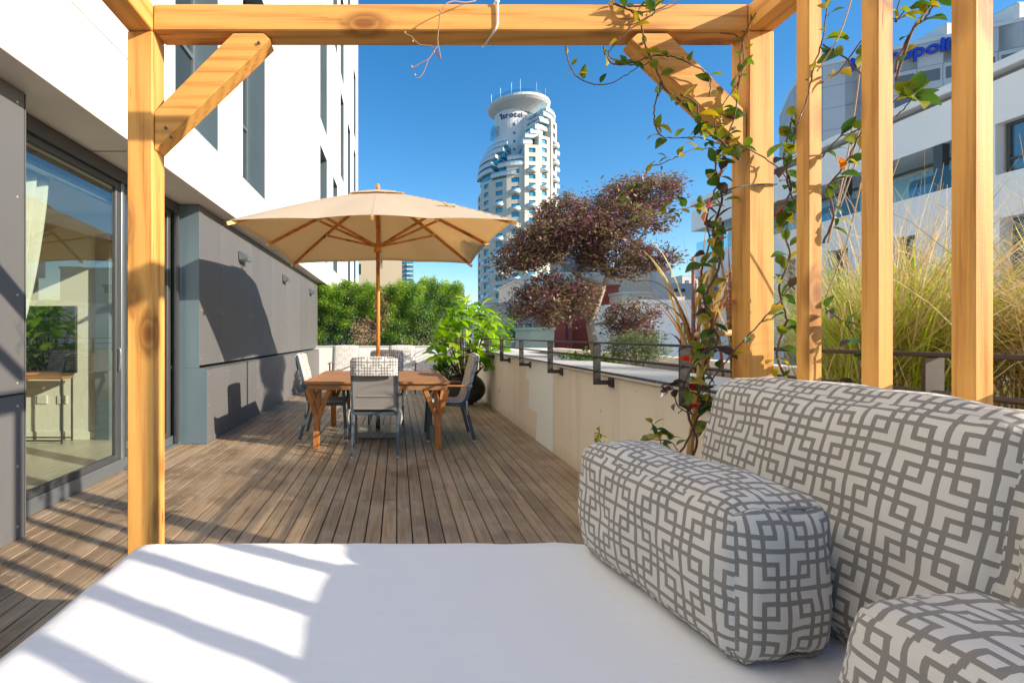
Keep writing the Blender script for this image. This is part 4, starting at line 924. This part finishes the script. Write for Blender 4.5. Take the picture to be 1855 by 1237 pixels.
stem([(1198, 148, 1.73), (1186, 192, 1.74), (1186, 225, 1.74), (1200, 248, 1.74), (1240, 250, 1.74), (1270, 250, 1.74), (1305, 262, 1.75)], .0026, 10, .3, 1, 0, 0, 1.0)
stem([(1180, 300, 1.72), (1195, 298, 1.72), (1225, 285, 1.73), (1255, 271, 1.74), (1300, 268, 1.76)], .0020, 6, 0, 1, 0, 0, .7)
stem([(1232, 172, 1.72), (1262, 190, 1.72), (1268, 236, 1.73), (1300, 250, 1.74), (1330, 262, 1.735), (1356, 270, 1.73), (1405, 300, 1.73), (1430, 330, 1.68)], .0026, 10, .1, 1, 0, 0, 1.0)
stem([(1114, 368, 1.7), (1128, 348, 1.7), (1160, 332, 1.7), (1178, 300, 1.72), (1186, 292, 1.72)], .0018, 5, 0, .7, 0, 0, .8)
stem([(1310, 372, 1.76), (1280, 370, 1.74), (1240, 378, 1.72), (1200, 388, 1.71), (1160, 392, 1.70)], .0020, 12, .1, 1, 0, .03, .85)
stem([(1305, 60, 1.74), (1340, 70, 1.735), (1346, 120, 1.74), (1330, 160, 1.745), (1300, 205, 1.745), (1295, 240, 1.745)], .002, 9, .3, 1, 0, 0, .8)
# behind the post, between post and first slat
stem([(1420, 760, 1.7), (1425, 700, 1.7), (1408, 640, 1.72), (1425, 580, 1.7), (1412, 520, 1.7), (1430, 460, 1.68), (1412, 400, 1.68), (1432, 340, 1.66), (1420, 290, 1.66), (1430, 240, 1.64), (1436, 210, 1.63)], .0036, 36, 0, 1, .08, .012, 1.15)
stem([(1410, 420, 1.7), (1440, 380, 1.66), (1425, 320, 1.66), (1440, 250, 1.62), (1445, 220, 1.6)], .0028, 12, 0, 1, 0, 0, 1.1)
# between the slats
stem([(1440, 235, 1.495), (1462, 180, 1.495), (1475, 120, 1.48), (1488, 80, 1.47), (1495, 45, 1.47), (1497, -5, 1.47)], .0022, 7, .3, 1, 0, 0, 1.1)
stem([(1490, 82, 1.47), (1530, 105, 1.44), (1565, 140, 1.42), (1600, 160, 1.42)], .0024, 5, 0, 1, 0, 0, .9)
stem([(1490, 150, 1.5), (1520, 130, 1.5), (1560, 75, 1.45), (1600, 50, 1.42)], .0024, 4, .2, 1, 0, 0, .9)
stem([(1490, 285, 1.5), (1520, 250, 1.46), (1545, 240, 1.44), (1590, 215, 1.40), (1650, 150, 1.36)], .0024, 5, 0, .6, 0, 0, .9)
stem([(1492, 440, 1.5), (1510, 390, 1.5), (1500, 340, 1.5), (1530, 300, 1.45), (1560, 240, 1.42), (1585, 200, 1.4)], .003, 12, .1, .9, 0, .04, 1.0)
stem([(1623, 210, 1.36), (1645, 190, 1.36), (1652, 172, 1.36)], .0018, 6, .6, 1, 0, 0, 1.1)
stem([(1620, 130, 1.36), (1650, 60, 1.36), (1680, 30, 1.36), (1695, -5, 1.36)], .003, 5, .1, 1, 0, 0, .9)
stem([(1622, 145, 1.37), (1655, 50, 1.35), (1668, 40, 1.35), (1690, -5, 1.35)], .003, 3, .1, 1, 0, .05, .9)
stem([(1630, 0, 1.36), (1622, 40, 1.37), (1645, 15, 1.36), (1675, 12, 1.36)], .002, 5, .1, 1, 0, 0, .9)
stem([(1494, 560, 1.5), (1530, 585, 1.48), (1552, 620, 1.46), (1560, 680, 1.45), (1545, 720, 1.45)], .0022, 12, 0, 1, .15, 0, .9)
stem([(1490, 690, 1.5), (1520, 725, 1.45), (1535, 700, 1.44), (1550, 690, 1.44)], .0022, 5, 0, 1, .4, .0, 1.2)
for a, b in (((1500, 440, 1.6), (1565, 70, 1.5)), ((1510, 400, 1.62), (1610, -20, 1.5)), ((1480, 130, 1.45), (1545, -10, 1.40)), ((1520, 380, 1.6), (1590, 120, 1.5)), ((1495, 540, 1.7), (1560, 330, 1.6))):
    part('dry_stem', MB().tube(spline([P(*a), (P(*a) + P(*b)) / 2 + Vector((.012, 0, -.01)), P(*b)], 5), .0022, 5), bpy.data.materials.get('dry_stem') or mat('dry_stem', (.42, .33, .24), .8), vine, smooth=True)
for i, (x, y, dp) in enumerate([(1248, 655, 1.86), (1262, 738, 1.86), (1268, 487, 1.85)]):
    add_leaf(vine, VL[0], VRED, P(x, y, dp), (-.8, -.3, .25 - .5 * (i == 2)), .4, 1.25 if i == 0 else .9, label='bright red leaf')
add_leaf(vine, VL[0], VORG, P(1330, 545, 1.84), (-.8, -.3, -.3), .2, 1.15, label='orange leaf')
# young shoots behind the bolster
sh = empty('young_shoots', (1.0, 1.98, .43), 'small green shoots peeping up behind the bolster', 'plant'); vine_ = vine
for pts, nl, sz in (([(1205, 850, 1.95), (1200, 810, 1.95), (1190, 785, 1.95), (1180, 765, 1.95)], 9, 1.1), ([(1240, 850, 1.95), (1215, 800, 1.95), (1160, 798, 1.95)], 4, 1.1), ([(1088, 850, 1.97), (1088, 810, 1.97), (1085, 780, 1.97)], 16, .55)):
    vine = sh; stem(pts, .0022, nl, .35, 1, .1, 0, sz)
vine = vine_
# bare twig hanging from the beam
tg = empty('hanging_twig', P(845, 6, 1.73), 'bare curling vine twig hanging from the middle of the top beam', 'twig')
def tw_(pts, r=.0021):
    p = spline([P(*q) for q in pts], 6); part('stem', MB().tube(p, r, 6), mat('pale_twig', (.36, .22, .13), .7) if not bpy.data.materials.get('pale_twig') else bpy.data.materials['pale_twig'], tg, smooth=True)
tw_([(862, 2, 1.78), (843, 5, 1.75), (820, 3, 1.71), (806, 10, 1.69), (798, 24, 1.69), (795, 50, 1.70), (793, 75, 1.71), (798, 107, 1.72), (788, 92, 1.72), (780, 84, 1.72), (762, 82, 1.72), (752, 75, 1.72), (745, 67, 1.72), (734, 62, 1.72)])
tw_([(793, 84, 1.71), (786, 93, 1.71), (777, 107, 1.71), (764, 114, 1.71), (752, 121, 1.71), (746, 124, 1.71)], .0017); tw_([(776, 108, 1.71), (772, 120, 1.71), (766, 134, 1.71), (758, 142, 1.71), (753, 141, 1.71)], .0015)
for q in ((734, 62), (748, 78), (746, 124), (752, 139), (786, 97), (797, 22)): part('bud', MB().lathe([(0, 0), (.003, .003), (.0035, .007), (0, .011)], P(q[0], q[1], 1.71), 6), CANE, tg, smooth=True)
# ------------------------------------------------------------------ the city beyond
CWALL = lambda nm, c, **k: mat(nm, c, .85, .06, .35, world=True, dirt=.12, **k)
CG = mat('city_window_glass', (.10, .17, .20), .08, .3, .4, metal=.55, world=True)
STONE = CWALL('tower_stone', (.68, .62, .52)); TWHITE = CWALL('tower_white', (.74, .73, .70)); TG = mat('tower_blue_glass', (.05, .32, .45), .12, .5, .5, metal=.35, world=True)
TGR = mat('tower_balustrade', (.30, .52, .62), .15, .2, 1, metal=.2)
def letters(txt, place, size, ext, mt, parent, off=.02, gap=.10):
    x = 0
    for chh in txt:
        cu = bpy.data.curves.new('t', 'FONT'); cu.body = chh; cu.size = size; cu.extrude = ext; cu.offset = off * size; cu.resolution_u = 3
        to = bpy.data.objects.new('t', cu); COL.objects.link(to); bpy.context.view_layer.update()
        me = bpy.data.meshes.new_from_object(to.evaluated_get(bpy.context.evaluated_depsgraph_get())); bpy.data.objects.remove(to)
        xs = [v.co.x for v in me.vertices]; w_ = max(xs) - min(xs); x0 = min(xs)
        for v in me.vertices: v.co.x -= x0 + w_ / 2
        me.name = 'letter'; me.materials.clear(); me.materials.append(mt)
        o = bpy.data.objects.new('letter', me); COL.objects.link(o); o.parent = parent; m = place(x + w_ / 2)
        o.matrix_local = Matrix.Translation(-WP[parent.name]) @ m; x += w_ + size * gap
    return x
def frame(o, ux_, uz_):     # matrix with local x along ux_, local y up, local z outward
    xx = Vector(ux_).normalized(); yy = Vector(uz_).normalized(); zz = xx.cross(yy)
    return Matrix(((xx.x, yy.x, zz.x, o[0]), (xx.y, yy.y, zz.y, o[1]), (xx.z, yy.z, zz.z, o[2]), (0, 0, 0, 1)))
# round hotel tower
TC = Vector((46.2, 185, 0)); TR = 14.7; KZ = 172 / FP
zt = lambda y: 1.25 + (608 - y) * KZ
tower = empty('hotel_tower', (TC.x, TC.y, -20), 'tall round stepped hotel tower of pale stone with a white saucer roof', 'tower')
def tp(r, deg, z=0): a = R(deg); return Vector((TC.x + r * math.sin(a), TC.y - r * math.cos(a), z))
az = [-100, -76, -51, -27, -3, 19, 41, 63, 88]
tops = [335, 318, 322, 302, 266, 246, 212, 200]
FLH = 3.13; zb = zt(548)
def arcslab(a0, a1, r0, r1, z0, z1, mb=None, n=6):
    mb = mb or MB(); A = [tp(r1, a0 + (a1 - a0) * i / n) for i in range(n + 1)] + [tp(r0, a1 - (a1 - a0) * i / n) for i in range(n + 1)]
    return mb.prism([(p.x, p.y) for p in A], 2, z0, z1)
wp0 = bal0 = None
part('tower_base', arcslab(-110, 110, .5, 12.5, -20, zb - 1.2), STONE, tower); part('tower_base', arcslab(-105, 100, .5, 14.0, zb - 1.2, zb - .02), TWHITE, tower)
part('rear_wall', arcslab(88, 170, 1, 14.2, zb, zt(235), n=10), TWHITE, tower); part('rear_wall', arcslab(170, 260, 1, 13.8, zb, zt(330), n=10), TWHITE, tower)
for i in range(8):
    a0, a1 = az[i], az[i + 1]; p0, p1 = tp(TR, a0), tp(TR, a1); d = (p1 - p0); L = d.length; d.normalize(); nrm = Vector((d.y, -d.x, 0)); mid = (p0 + p1) / 2
    if i in (4, 6): mid += nrm * .55
    zt_ = zt(tops[i]); nf = int((zt_ - zb) / FLH); ww = min(3.0, L * .46); mb = MB()
    def bx(u0, u1, z0, z1, d0=-.7, d1=0):
        o = mid; xf = Matrix(((d.x, nrm.x, 0, o.x), (d.y, nrm.y, 0, o.y), (0, 0, 1, 0), (0, 0, 0, 1))); mb.box((u0, d0, z0), (u1, d1, z1), 0, xf)
    bx(-L / 2, -ww / 2, zb, zt_); bx(ww / 2, L / 2, zb, zt_)
    zc = zt_ - 1.0; bx(-ww / 2, ww / 2, zt_ - 1.1, zt_)
    zs = []
    k = 0
    while zc - 1.15 - FLH * k > zb + .6: zs.append(zt_ - 1.1 - FLH * k); k += 1
    for q, ztop in enumerate(zs):
        zl = ztop - 1.72; nx_ = zs[q + 1] if q + 1 < len(zs) else zb; bx(-ww / 2, ww / 2, nx_, zl)
    part('wall', mb, STONE, tower)
    part('bay_core', MB().prism([(q.x, q.y) for q in (mid - d * (L / 2 - .05) - nrm * .72, mid + d * (L / 2 - .05) - nrm * .72, tp(3, a1), tp(3, a0))][::1], 2, zb, zt_ - .02), STONE, tower)
    for q, ztop in enumerate(zs):
        m = Matrix(((d.x, nrm.x, 0, mid.x), (d.y, nrm.y, 0, mid.y), (0, 0, 1, ztop - .86), (0, 0, 0, 1))); wdw = part('window', MB().box((-ww / 2, -.55, -.86), (ww / 2, -.50, .86), 0, m), TG, tower)
        part('frame', MB().box((-.05, -.50, -.86), (.05, -.44, .86), 0, m).box((ww * .28, -.50, -.86), (ww * .28 + .08, -.44, .86), 0, m), TGR, wdw)
        if (q + i) % 2 == (0 if i != 3 else 1) and q > (1 if i < 7 else 2) and i > 0:
            c = mid + nrm * .0 + Vector((0, 0, ztop - 2.35)); rb = 1.9; P_ = []
            base = math.atan2(nrm.y, nrm.x)
            b = MB(); n_ = 10
            prof = [(.9, -.55), (1.5, -.35), (rb, .0), (rb, .55), (rb - .1, .55), (rb - .1, .1), (.0, .1)]
            for r_, z_ in prof:
                for j in range(n_ + 1): a = base - math.pi / 2 + math.pi * j / n_; b.v.append((c.x + r_ * math.cos(a), c.y + r_ * math.sin(a), c.z + z_))
            for s in range(len(prof) - 1):
                for j in range(n_): e = s * (n_ + 1) + j; b.f.append((e, e + 1, e + n_ + 2, e + n_ + 1))
            bl_ = part('balcony', b, TWHITE, tower, smooth=True); gl = MB()
            for j in range(n_ + 1):
                a = base - math.pi / 2 + math.pi * j / n_
                for z_ in (.55, 1.15): gl.v.append((c.x + (rb - .05) * math.cos(a), c.y + (rb - .05) * math.sin(a), c.z + z_))
            for j in range(n_): e = 2 * j; gl.f.append((e, e + 2, e + 3, e + 1))
            part('balustrade', gl, TGR, bl_)
# stepped terraces winding up to the saucer
def tier(a0, a1, r, ztop, gh=1.9):
    r *= TR / 16.3
    part('terrace_parapet', arcslab(a0, a1, 4, r, ztop - 1.15, ztop), TWHITE, tower); part('terrace_glazing', arcslab(a0, a1, 4, r - 1.3, ztop - 1.15 - gh, ztop - 1.17), TG, tower)
    part('terrace_rail', arcslab(a0, a1, r - .25, r - .18, ztop + .01, ztop + .6), TGR, tower)
for a0, a1, r, y in [(-100, -51, 16.7, 300), (-100, -51, 16.3, 287), (-98, -45, 15.8, 274), (-95, -35, 14.3, 262), (-90, -30, 13.0, 250), (-51, -14, 16.8, 312), (-40, -3, 16.6, 296), (-27, -3, 15.4, 283),
                     (-3, 12, 14.6, 255), (0, 22, 14.8, 244), (8, 30, 15.0, 236), (15, 41, 15.4, 228), (22, 63, 15.9, 215), (28, 75, 16.1, 203), (33, 86, 16.2, 193)]: tier(a0, a1, r, zt(y))
CC = (TC.x - 1.6, TC.y + 0.5, 0)
part('core', MB().lathe([(6.5, zb + 20), (6.5, zt(180)), (0.1, zt(180))], CC, 40), TWHITE, tower, smooth=False)
part('core_fin', MB().prism([(CC[0] + 3, CC[1] - 5.9), (CC[0] + 9.4, CC[1] - 6.2), (CC[0] + 9.6, CC[1] + 3), (CC[0] + 3, CC[1] + 3)], 2, zt(262), zt(190)), TWHITE, tower)
for y in (210, 226, 242, 257, 272): part('window', MB().box((CC[0] - .9, CC[1] - 6.6, zt(y) - .45), (CC[0] - .2, CC[1] - 6.3, zt(y) + .45)), CG, tower)
SC = (CC[0] + 2.6, CC[1], 0); zr = zt(166)
part('saucer', MB().lathe([(5.9, zr - 3.4), (11.0, zr - .9), (11.9, zr - .1), (11.95, zr + .75), (11.5, zr + .75), (.1, zr + .6)], SC, 48), TWHITE, tower)
part('saucer_railing', MB().lathe([(11.8, zr + .76), (11.8, zr + 2.0)], SC, 48), GLASSB, tower)
for dx_, dy_, h in ((0, -3, 9), (4.5, -9, 4.5), (9, -5, 4.2), (-5, -9.6, 4), (-8.5, -7, 3.4), (-10.9, -2, 3.4)): part('mast', MB().tube([(SC[0] + dx_, SC[1] + dy_, zr + .8), (SC[0] + dx_, SC[1] + dy_, zr + 1.2 + h)], .11, 6), TGR, tower)
ga = MB()
for k in range(7):
    t = k / 6; a = Vector((SC[0] + 1.0 + 8 * t, SC[1] - 9.2, zt(207) + 6.6 * t)); ga.bar(a, a + Vector((0, 0, 1.5)), .12, .12)
for z in (0, .7, 1.5): ga.bar((SC[0] + 1, SC[1] - 9.2, zt(207) + z), (SC[0] + 9, SC[1] - 9.2, zt(207) + 6.6 + z), .14, .14)
ga.bar((SC[0] + 1, SC[1] - 8.6, zt(207)), (SC[0] + 9, SC[1] - 8.6, zt(207) + 6.6), 1.0, .2)
part('roof_stair', ga, TGR, tower); ga = MB()
for k in range(5):
    for z in (0, 1.6, 3.2): ga.bar((CC[0] - 8.2, CC[1] - 3 + 1.2 * k, zt(222) + z * .9), (CC[0] - 5.6, CC[1] - 3 + 1.2 * k, zt(224) + z), .14, .14)
    ga.bar((CC[0] - 7.9 + .5 * k, CC[1] - 3, zt(224)), (CC[0] - 8.2 + .6 * k, CC[1] - 3, zt(206)), .14, .14)
part('service_gantry', ga, TG, tower); part('roof_window', MB().prism([(SC[0] + 2.9, zt(201)), (SC[0] + 9, zt(201)), (SC[0] + 9, zt(180)), (SC[0] + 7, zt(180))], 1, SC[1] - 6.4, SC[1] - 6.0), TG, tower)
NAVY = mat('navy_sign', (.015, .035, .16), .5); a_start = R(-55)
def pl(x):
    a = a_start + x / 6.6; return frame((CC[0] + 6.62 * math.sin(a), CC[1] - 6.62 * math.cos(a), zt(212.5) + 3.3), (math.cos(a), math.sin(a), 0), (0, 0, 1))
letters("'Isrotel", pl, 3.0, .12, NAVY, tower, .012)
# white hotel along the right
HX = 26.0
hz = lambda r: 1.25 + HX * r
hotel = empty('white_hotel', (30, 25, -20), 'long low white hotel with balcony bands seen through the timber slats', 'hotel')
HW = CWALL('hotel_render', (.86, .83, .77)); HG = mat('hotel_recess_grey', (.22, .22, .22), .7); HS = mat('dark_steel_column', (.05, .055, .06), .5)
y0, y1 = 12.0, 42.0
part('wall', MB().box((HX, y0, hz(.195)), (HX + 14, y1, hz(.2675))).box((HX + .002, y0, -20), (HX + 14, y1, hz(.09))), HW, hotel)
part('wall', MB().box((HX, y0, hz(.353)), (HX + 14, y1, hz(.4265))), HW, hotel); part('roof_slab', MB().box((HX - .2, y0, hz(.4385)), (HX + 14, y1, hz(.4535)), .02), HW, hotel)
part('roof_recess', MB().box((HX + .4, y0, hz(.4266)), (HX + 13, y1, hz(.4383))), HG, hotel)
part('pier', MB().box((HX, 20.65, hz(.2677)), (HX + 4, 22.15, hz(.3528))), HW, hotel)
part('recess_wall', MB().box((HX + 3.2, 22.15, hz(.2677)), (HX + 3.5, y1, hz(.3528))), HW, hotel)
for a, b in ((25.0, 27.0), (30, 33.5), (35.5, 38)): part('recess_door', MB().box((HX + 3.1, a, hz(.268)), (HX + 3.19, b, hz(.335))), CG, hotel)
for y in (22.7, 27.55, 33.2, 38.4): part('column', MB().box((HX + .05, y, hz(.2678)), (HX + .4, y + .38, hz(.3527))), HS, hotel)
part('canopy_beam', MB().box((HX + 1.5, 22.2, hz(.336)), (HX + 1.6, y1, hz(.341))), HS, hotel)
yy = 22.16
while yy < y1 - 1: part('glass_panel', MB().box((HX + .02, yy, hz(.2678)), (HX + .035, yy + 1.55, hz(.31))), GLASSB, hotel); yy += 1.6
part('room_core', MB().box((HX + .55, y0, hz(.2677)), (HX + 4, 20.64, hz(.3528))), HG, hotel)
for a, b in ((18.2, 20.55), (15.6, 17.9), (13, 15.3)):
    w_ = part('window', MB().box((HX + .35, a, hz(.2685)), (HX + .5, a + .14, hz(.352))).box((HX + .35, b - .14, hz(.2685)), (HX + .5, b, hz(.352))).box((HX + .35, a + .14, hz(.2685)), (HX + .5, b - .14, hz(.273))).box((HX + .35, a + .14, hz(.347)), (HX + .5, b - .14, hz(.352))).box((HX + .35, a + .14, hz(.29)), (HX + .5, b - .14, hz(.294))), HS, hotel)
    part('pane', MB().box((HX + .42, a + .14, hz(.273)), (HX + .44, b - .14, hz(.347))), CG, w_)
# lower storey with dark openings
part('lower_core', MB().box((HX + .6, y0, hz(.09)), (HX + 14, y1, hz(.1949))), HG, hotel)
ed = [12, 12.4, 20.5, 23.85, 24.9, 27.4, 28.7, 31, 32.2, 34.5, 36, 38.5, 42]
for k in range(0, len(ed) - 1):
    if k % 2 == 0 and k > 0 or k == 0: part('wall_pier', MB().box((HX + .001, ed[k] if k else 12, hz(.0901)), (HX + .58, ed[k + 1], hz(.1949))), HW, hotel)
for a, b in ((12.5, 20.4), (23.9, 24.85), (27.5, 28.65), (31.1, 32.1), (34.6, 35.9)):
    mb = MB(); n = max(1, int((b - a) / 1.6))
    for k in range(n): mb.box((HX + .45, a + (b - a) * k / n + .05, hz(.095)), (HX + .5, a + (b - a) * (k + 1) / n - .05, hz(.19)))
    part('window', mb, CG, hotel)
# far tall hotel with the rooftop name
HGT = 41.25
pts = [(70, 87), (64.9, 78.5), (63.7, 76), (63.2, 70.6), (82, 58.9), (95, 75), (85, 100)]
met = empty('tall_hotel', (74, 72, -20), 'tall grey blue hotel block with big blue rooftop lettering', 'hotel')
MG = CWALL('blue_grey_panel', (.44, .48, .53)); MG2 = CWALL('pale_grey_panel', (.56, .57, .59)); MJ = mat('panel_joint', (.16, .18, .20), .8)
part('wall_core', MB().prism([(72 + (a - 72) * .997, 74 + (b - 74) * .997) for a, b in pts], 2, -20, HGT - .2), MJ, met)
for i, (A_, B_) in enumerate(zip(pts[:4], pts[1:5])):
    A_ = Vector((*A_, 0)); B_ = Vector((*B_, 0)); d = B_ - A_; L = d.length; d.normalize(); nrm = Vector((d.y, -d.x, 0)); nc = max(1, round(L / 2.4)); zt2 = HGT; nrow_ = 12
    front = i == 3
    for r_ in range(nrow_):
        za = HGT - 3.2 * (r_ + 1); zb_ = za + 3.14
        for c in range(nc):
            u0, u1 = L * c / nc + .03, L * (c + 1) / nc - .03; m = Matrix(((d.x, nrm.x, 0, A_.x), (d.y, nrm.y, 0, A_.y), (0, 0, 1, 0), (0, 0, 0, 1)))
            if front and r_ > 0 and 2 <= c <= nc - 1:
                mb = MB().box((u0, -.3, za), (u1, .02, za + 1.0), 0, m).box((u0, -.3, za + 2.6), (u1, .02, zb_), 0, m).box((u0, -.3, za + 1.0), (u0 + .22, .02, za + 2.6), 0, m).box((u1 - .22, -.3, za + 1.0), (u1, .02, za + 2.6), 0, m)
                part('panel', mb, MG2, met)
                w_ = part('window', MB().box((u0 + .22, -.25, za + 1), (u1 - .22, -.15, za + 1.08), 0, m).box((u0 + .22, -.25, za + 2.52), (u1 - .22, -.15, za + 2.6), 0, m).box(((u0 + u1) / 2 - .04, -.25, za + 1.08), ((u0 + u1) / 2 + .04, -.15, za + 2.52), 0, m), TWHITE, met)
                part('pane', MB().box((u0 + .22, -.24, za + 1.08), (u1 - .22, -.21, za + 2.52), 0, m), CG, w_)
            elif (front or r_ < 9) and c % 2 == 0: part('panel', MB().box((u0, -.3, za), (L * min(nc, c + 2) / nc - .03, .02, zb_), 0, m), MG2 if front else MG, met)
            elif front: part('panel', MB().box((u0, -.3, za), (u1, .02, zb_), 0, m), MG2, met)
part('roof_cap', MB().prism([(72 + (a - 72) * 1.003, 74 + (b - 74) * 1.003) for a, b in pts], 2, HGT, HGT + .5), TWHITE, met)
part('roof_house', MB().box((74, 64, HGT + .5), (79.5, 74, HGT + 2.2), .1).box((80.3, 61.5, HGT - 3), (83.6, 66, HGT + 3.4), .3), TWHITE, met)
BLUE = mat('blue_sign', (.01, .06, .55), .4)
A_ = Vector((63.2, 70.6, 0)); d = (Vector((82, 58.9, 0)) - A_).normalized(); nrm = Vector((d.y, -d.x, 0))
def plm(x): q = A_ + d * (3.0 + x) + nrm * .35; return frame((q.x, q.y, HGT - 1.7), d, (0, 0, 1))
letters('Metropolitan', plm, 2.45, .15, BLUE, met, .020, .045)
# plainer blocks
def block(name, label, a, b, z, mt, wins_=(), cat='building', cope=True, zb=-20):
    o = empty(name, ((a[0] + b[0]) / 2, (a[1] + b[1]) / 2, zb), label, cat); part('wall', MB().box((a[0], a[1], zb), (b[0], b[1], z)), mt, o)
    if cope: part('coping', MB().box((a[0] - .08, a[1] - .08, z + .003), (b[0] + .08, b[1] + .08, z + .18)), mt, o)
    for w_ in wins_:        # x0, x1, z0, z1 on the face toward the terrace
        f = part('window', MB().box((w_[0], a[1] - .04, w_[2]), (w_[1], a[1] - .004, w_[2] + .08)).box((w_[0], a[1] - .04, w_[3] - .08), (w_[1], a[1] - .004, w_[3])).box((w_[0], a[1] - .04, w_[2] + .08), (w_[0] + .08, a[1] - .004, w_[3] - .08)).box((w_[1] - .08, a[1] - .04, w_[2] + .08), (w_[1], a[1] - .004, w_[3] - .08)).box(((w_[0] + w_[1]) / 2 - .03, a[1] - .04, w_[2] + .08), ((w_[0] + w_[1]) / 2 + .03, a[1] - .004, w_[3] - .08)), HS, o)
        part('pane', MB().box((w_[0] + .08, a[1] - .02, w_[2] + .08), (w_[1] - .08, a[1] - .003, w_[3] - .08)), CG, f)
    return o
def pb(x0, y0_, x1, y1_, Y): a = P(x0, y0_, Y); b = P(x1, y1_, Y); return a.x, b.x, b.z, a.z
def blockpx(name, label, x0, x1, ytop, Y, depth, mt, wins_=(), **k):
    xa, xb, _, z = pb(x0, ytop, x1, ytop, Y); ws = []
    for w_ in wins_: q = pb(w_[0], w_[1], w_[2], w_[3], Y); ws.append(q)
    return block(name, label, (xa, Y), (xb, Y + depth), z, mt, ws, **k)
blockpx('beige_building', 'weathered beige apartment block behind the hedge under the parasol', 650, 728, 400, 42, 12, CWALL('beige_stucco', (.58, .47, .32)), [(650.5, 478, 654, 497)])
gt = blockpx('grey_tower_block', 'distant grey tower block just right of the beige building', 727, 749, 425, 150, 16, CWALL('grey_tower', (.20, .22, .25)))
for r_ in range(9):
    for c, (xa, xb) in enumerate(((728, 735), (736.5, 748))):
        q = pb(xa, 474 + r_ * 8, xb, 478.5 + r_ * 8, 150)
        part('window', MB().box((q[0], 149.9, q[2]), (q[1], 149.99, q[3])), TG if c else CG, gt); part('balcony_slab', MB().box((q[0], 149.2, q[2] - .5), (q[1], 149.89, q[2] - .1)), TWHITE, gt) if c else None
GB = CWALL('grey_building_render', (.33, .34, .35)); RED = CWALL('terracotta_render', (.30, .065, .045)); CRM = CWALL('cream_render', (.64, .56, .45)); SAGE = CWALL('sage_render', (.42, .47, .36)); PLW = CWALL('pale_render', (.66, .65, .62))
blockpx('grey_house', 'modern grey house with large windows below the round tower', 916, 1003, 550, 36, 9, GB, [(922, 552, 928, 576), (930, 553, 938, 576), (917, 587, 936, 612), (944, 586, 962, 612), (947, 622, 962, 636)])
blockpx('grey_house_wing', 'pale grey wing with a strip window above the sage box', 945, 1016, 506, 40, 9, PLW, [(950, 514, 972, 524)], )
g1 = blockpx('roof_terrace_house', 'white house with glass edged roof terrace behind the purple tree', 1010, 1122, 497, 44, 10, PLW, [(1075, 505, 1100, 518)]); q = pb(1012, 478, 1078, 497, 43.9); part('balustrade', MB().box((q[0], 43.9, q[2] + .2), (q[1], 43.93, q[3])), GLASSB, g1)
q = pb(1015, 462, 1090, 497, 47); part('roof_house', MB().box((q[0], 46, q[2]), (q[1], 50, q[3])), HG, g1)
blockpx('red_house', 'terracotta red house in front of the purple tree trunk', 1036, 1121, 520, 34, 8, RED); blockpx('red_house_annex', 'lower terracotta annex with a slit window left of the tree trunk', 1004, 1037, 576, 33, 7, RED, [(1024, 588, 1029, 617)])
blockpx('sage_box', 'small sage green roof box left of the red annex', 962, 1004, 598, 30, 4, SAGE); blockpx('cream_block', 'plain cream block right of the red house', 1117, 1178, 489, 38, 8, CRM); blockpx('pale_block', 'plain pale block beside the cream one', 1177.5, 1216, 487, 38.5, 8, PLW)
blockpx('low_cream_wall', 'low cream roof wall in front of the cream block', 1128, 1185, 533, 32, 3, CRM)
blockpx('white_annex', 'long white single-storey building beyond the lavender with a small window', 1160, 1275, 549.5, 25, 6, WALLW, [(1232, 585, 1248, 615)]); blockpx('white_annex_wing', 'farther white wing of the annex seen behind the flax', 1275, 1420, 556, 27, 6, PLW, [(1285, 520 + 60, 1300, 606)])
vw = block('roof_terrace', 'bare pale neighbouring roof terrace beyond the planter', (4.9, -2), (25.9, 24.9), -.9, PLW, cat='roof', cope=False)
for k, (x0, x1, yt, Y, c, lb) in enumerate([(1190, 1240, 540, 70, PLW, 'distant pale roofline behind the flax leaves'), (1216, 1262, 515, 95, MG, 'distant blue grey block beside the flax'), (1236, 1290, 500, 120, PLW, 'distant white block farthest behind the vine'), (862, 925, 566, 60, PLW, 'low white building under the round tower'), (700, 870, 585, 80, CRM, 'low cream building hidden behind the potted plant'), (560, 660, 560, 70, PLW, 'distant pale building behind the hedge at the left')]):
    blockpx('distant_building', lb, x0, x1, yt, Y, 12, c, [(x0 + 5, yt + 8, x0 + 12, yt + 14), (x0 + 18, yt + 8, x0 + 25, yt + 14)])
S.render.film_transparent = False
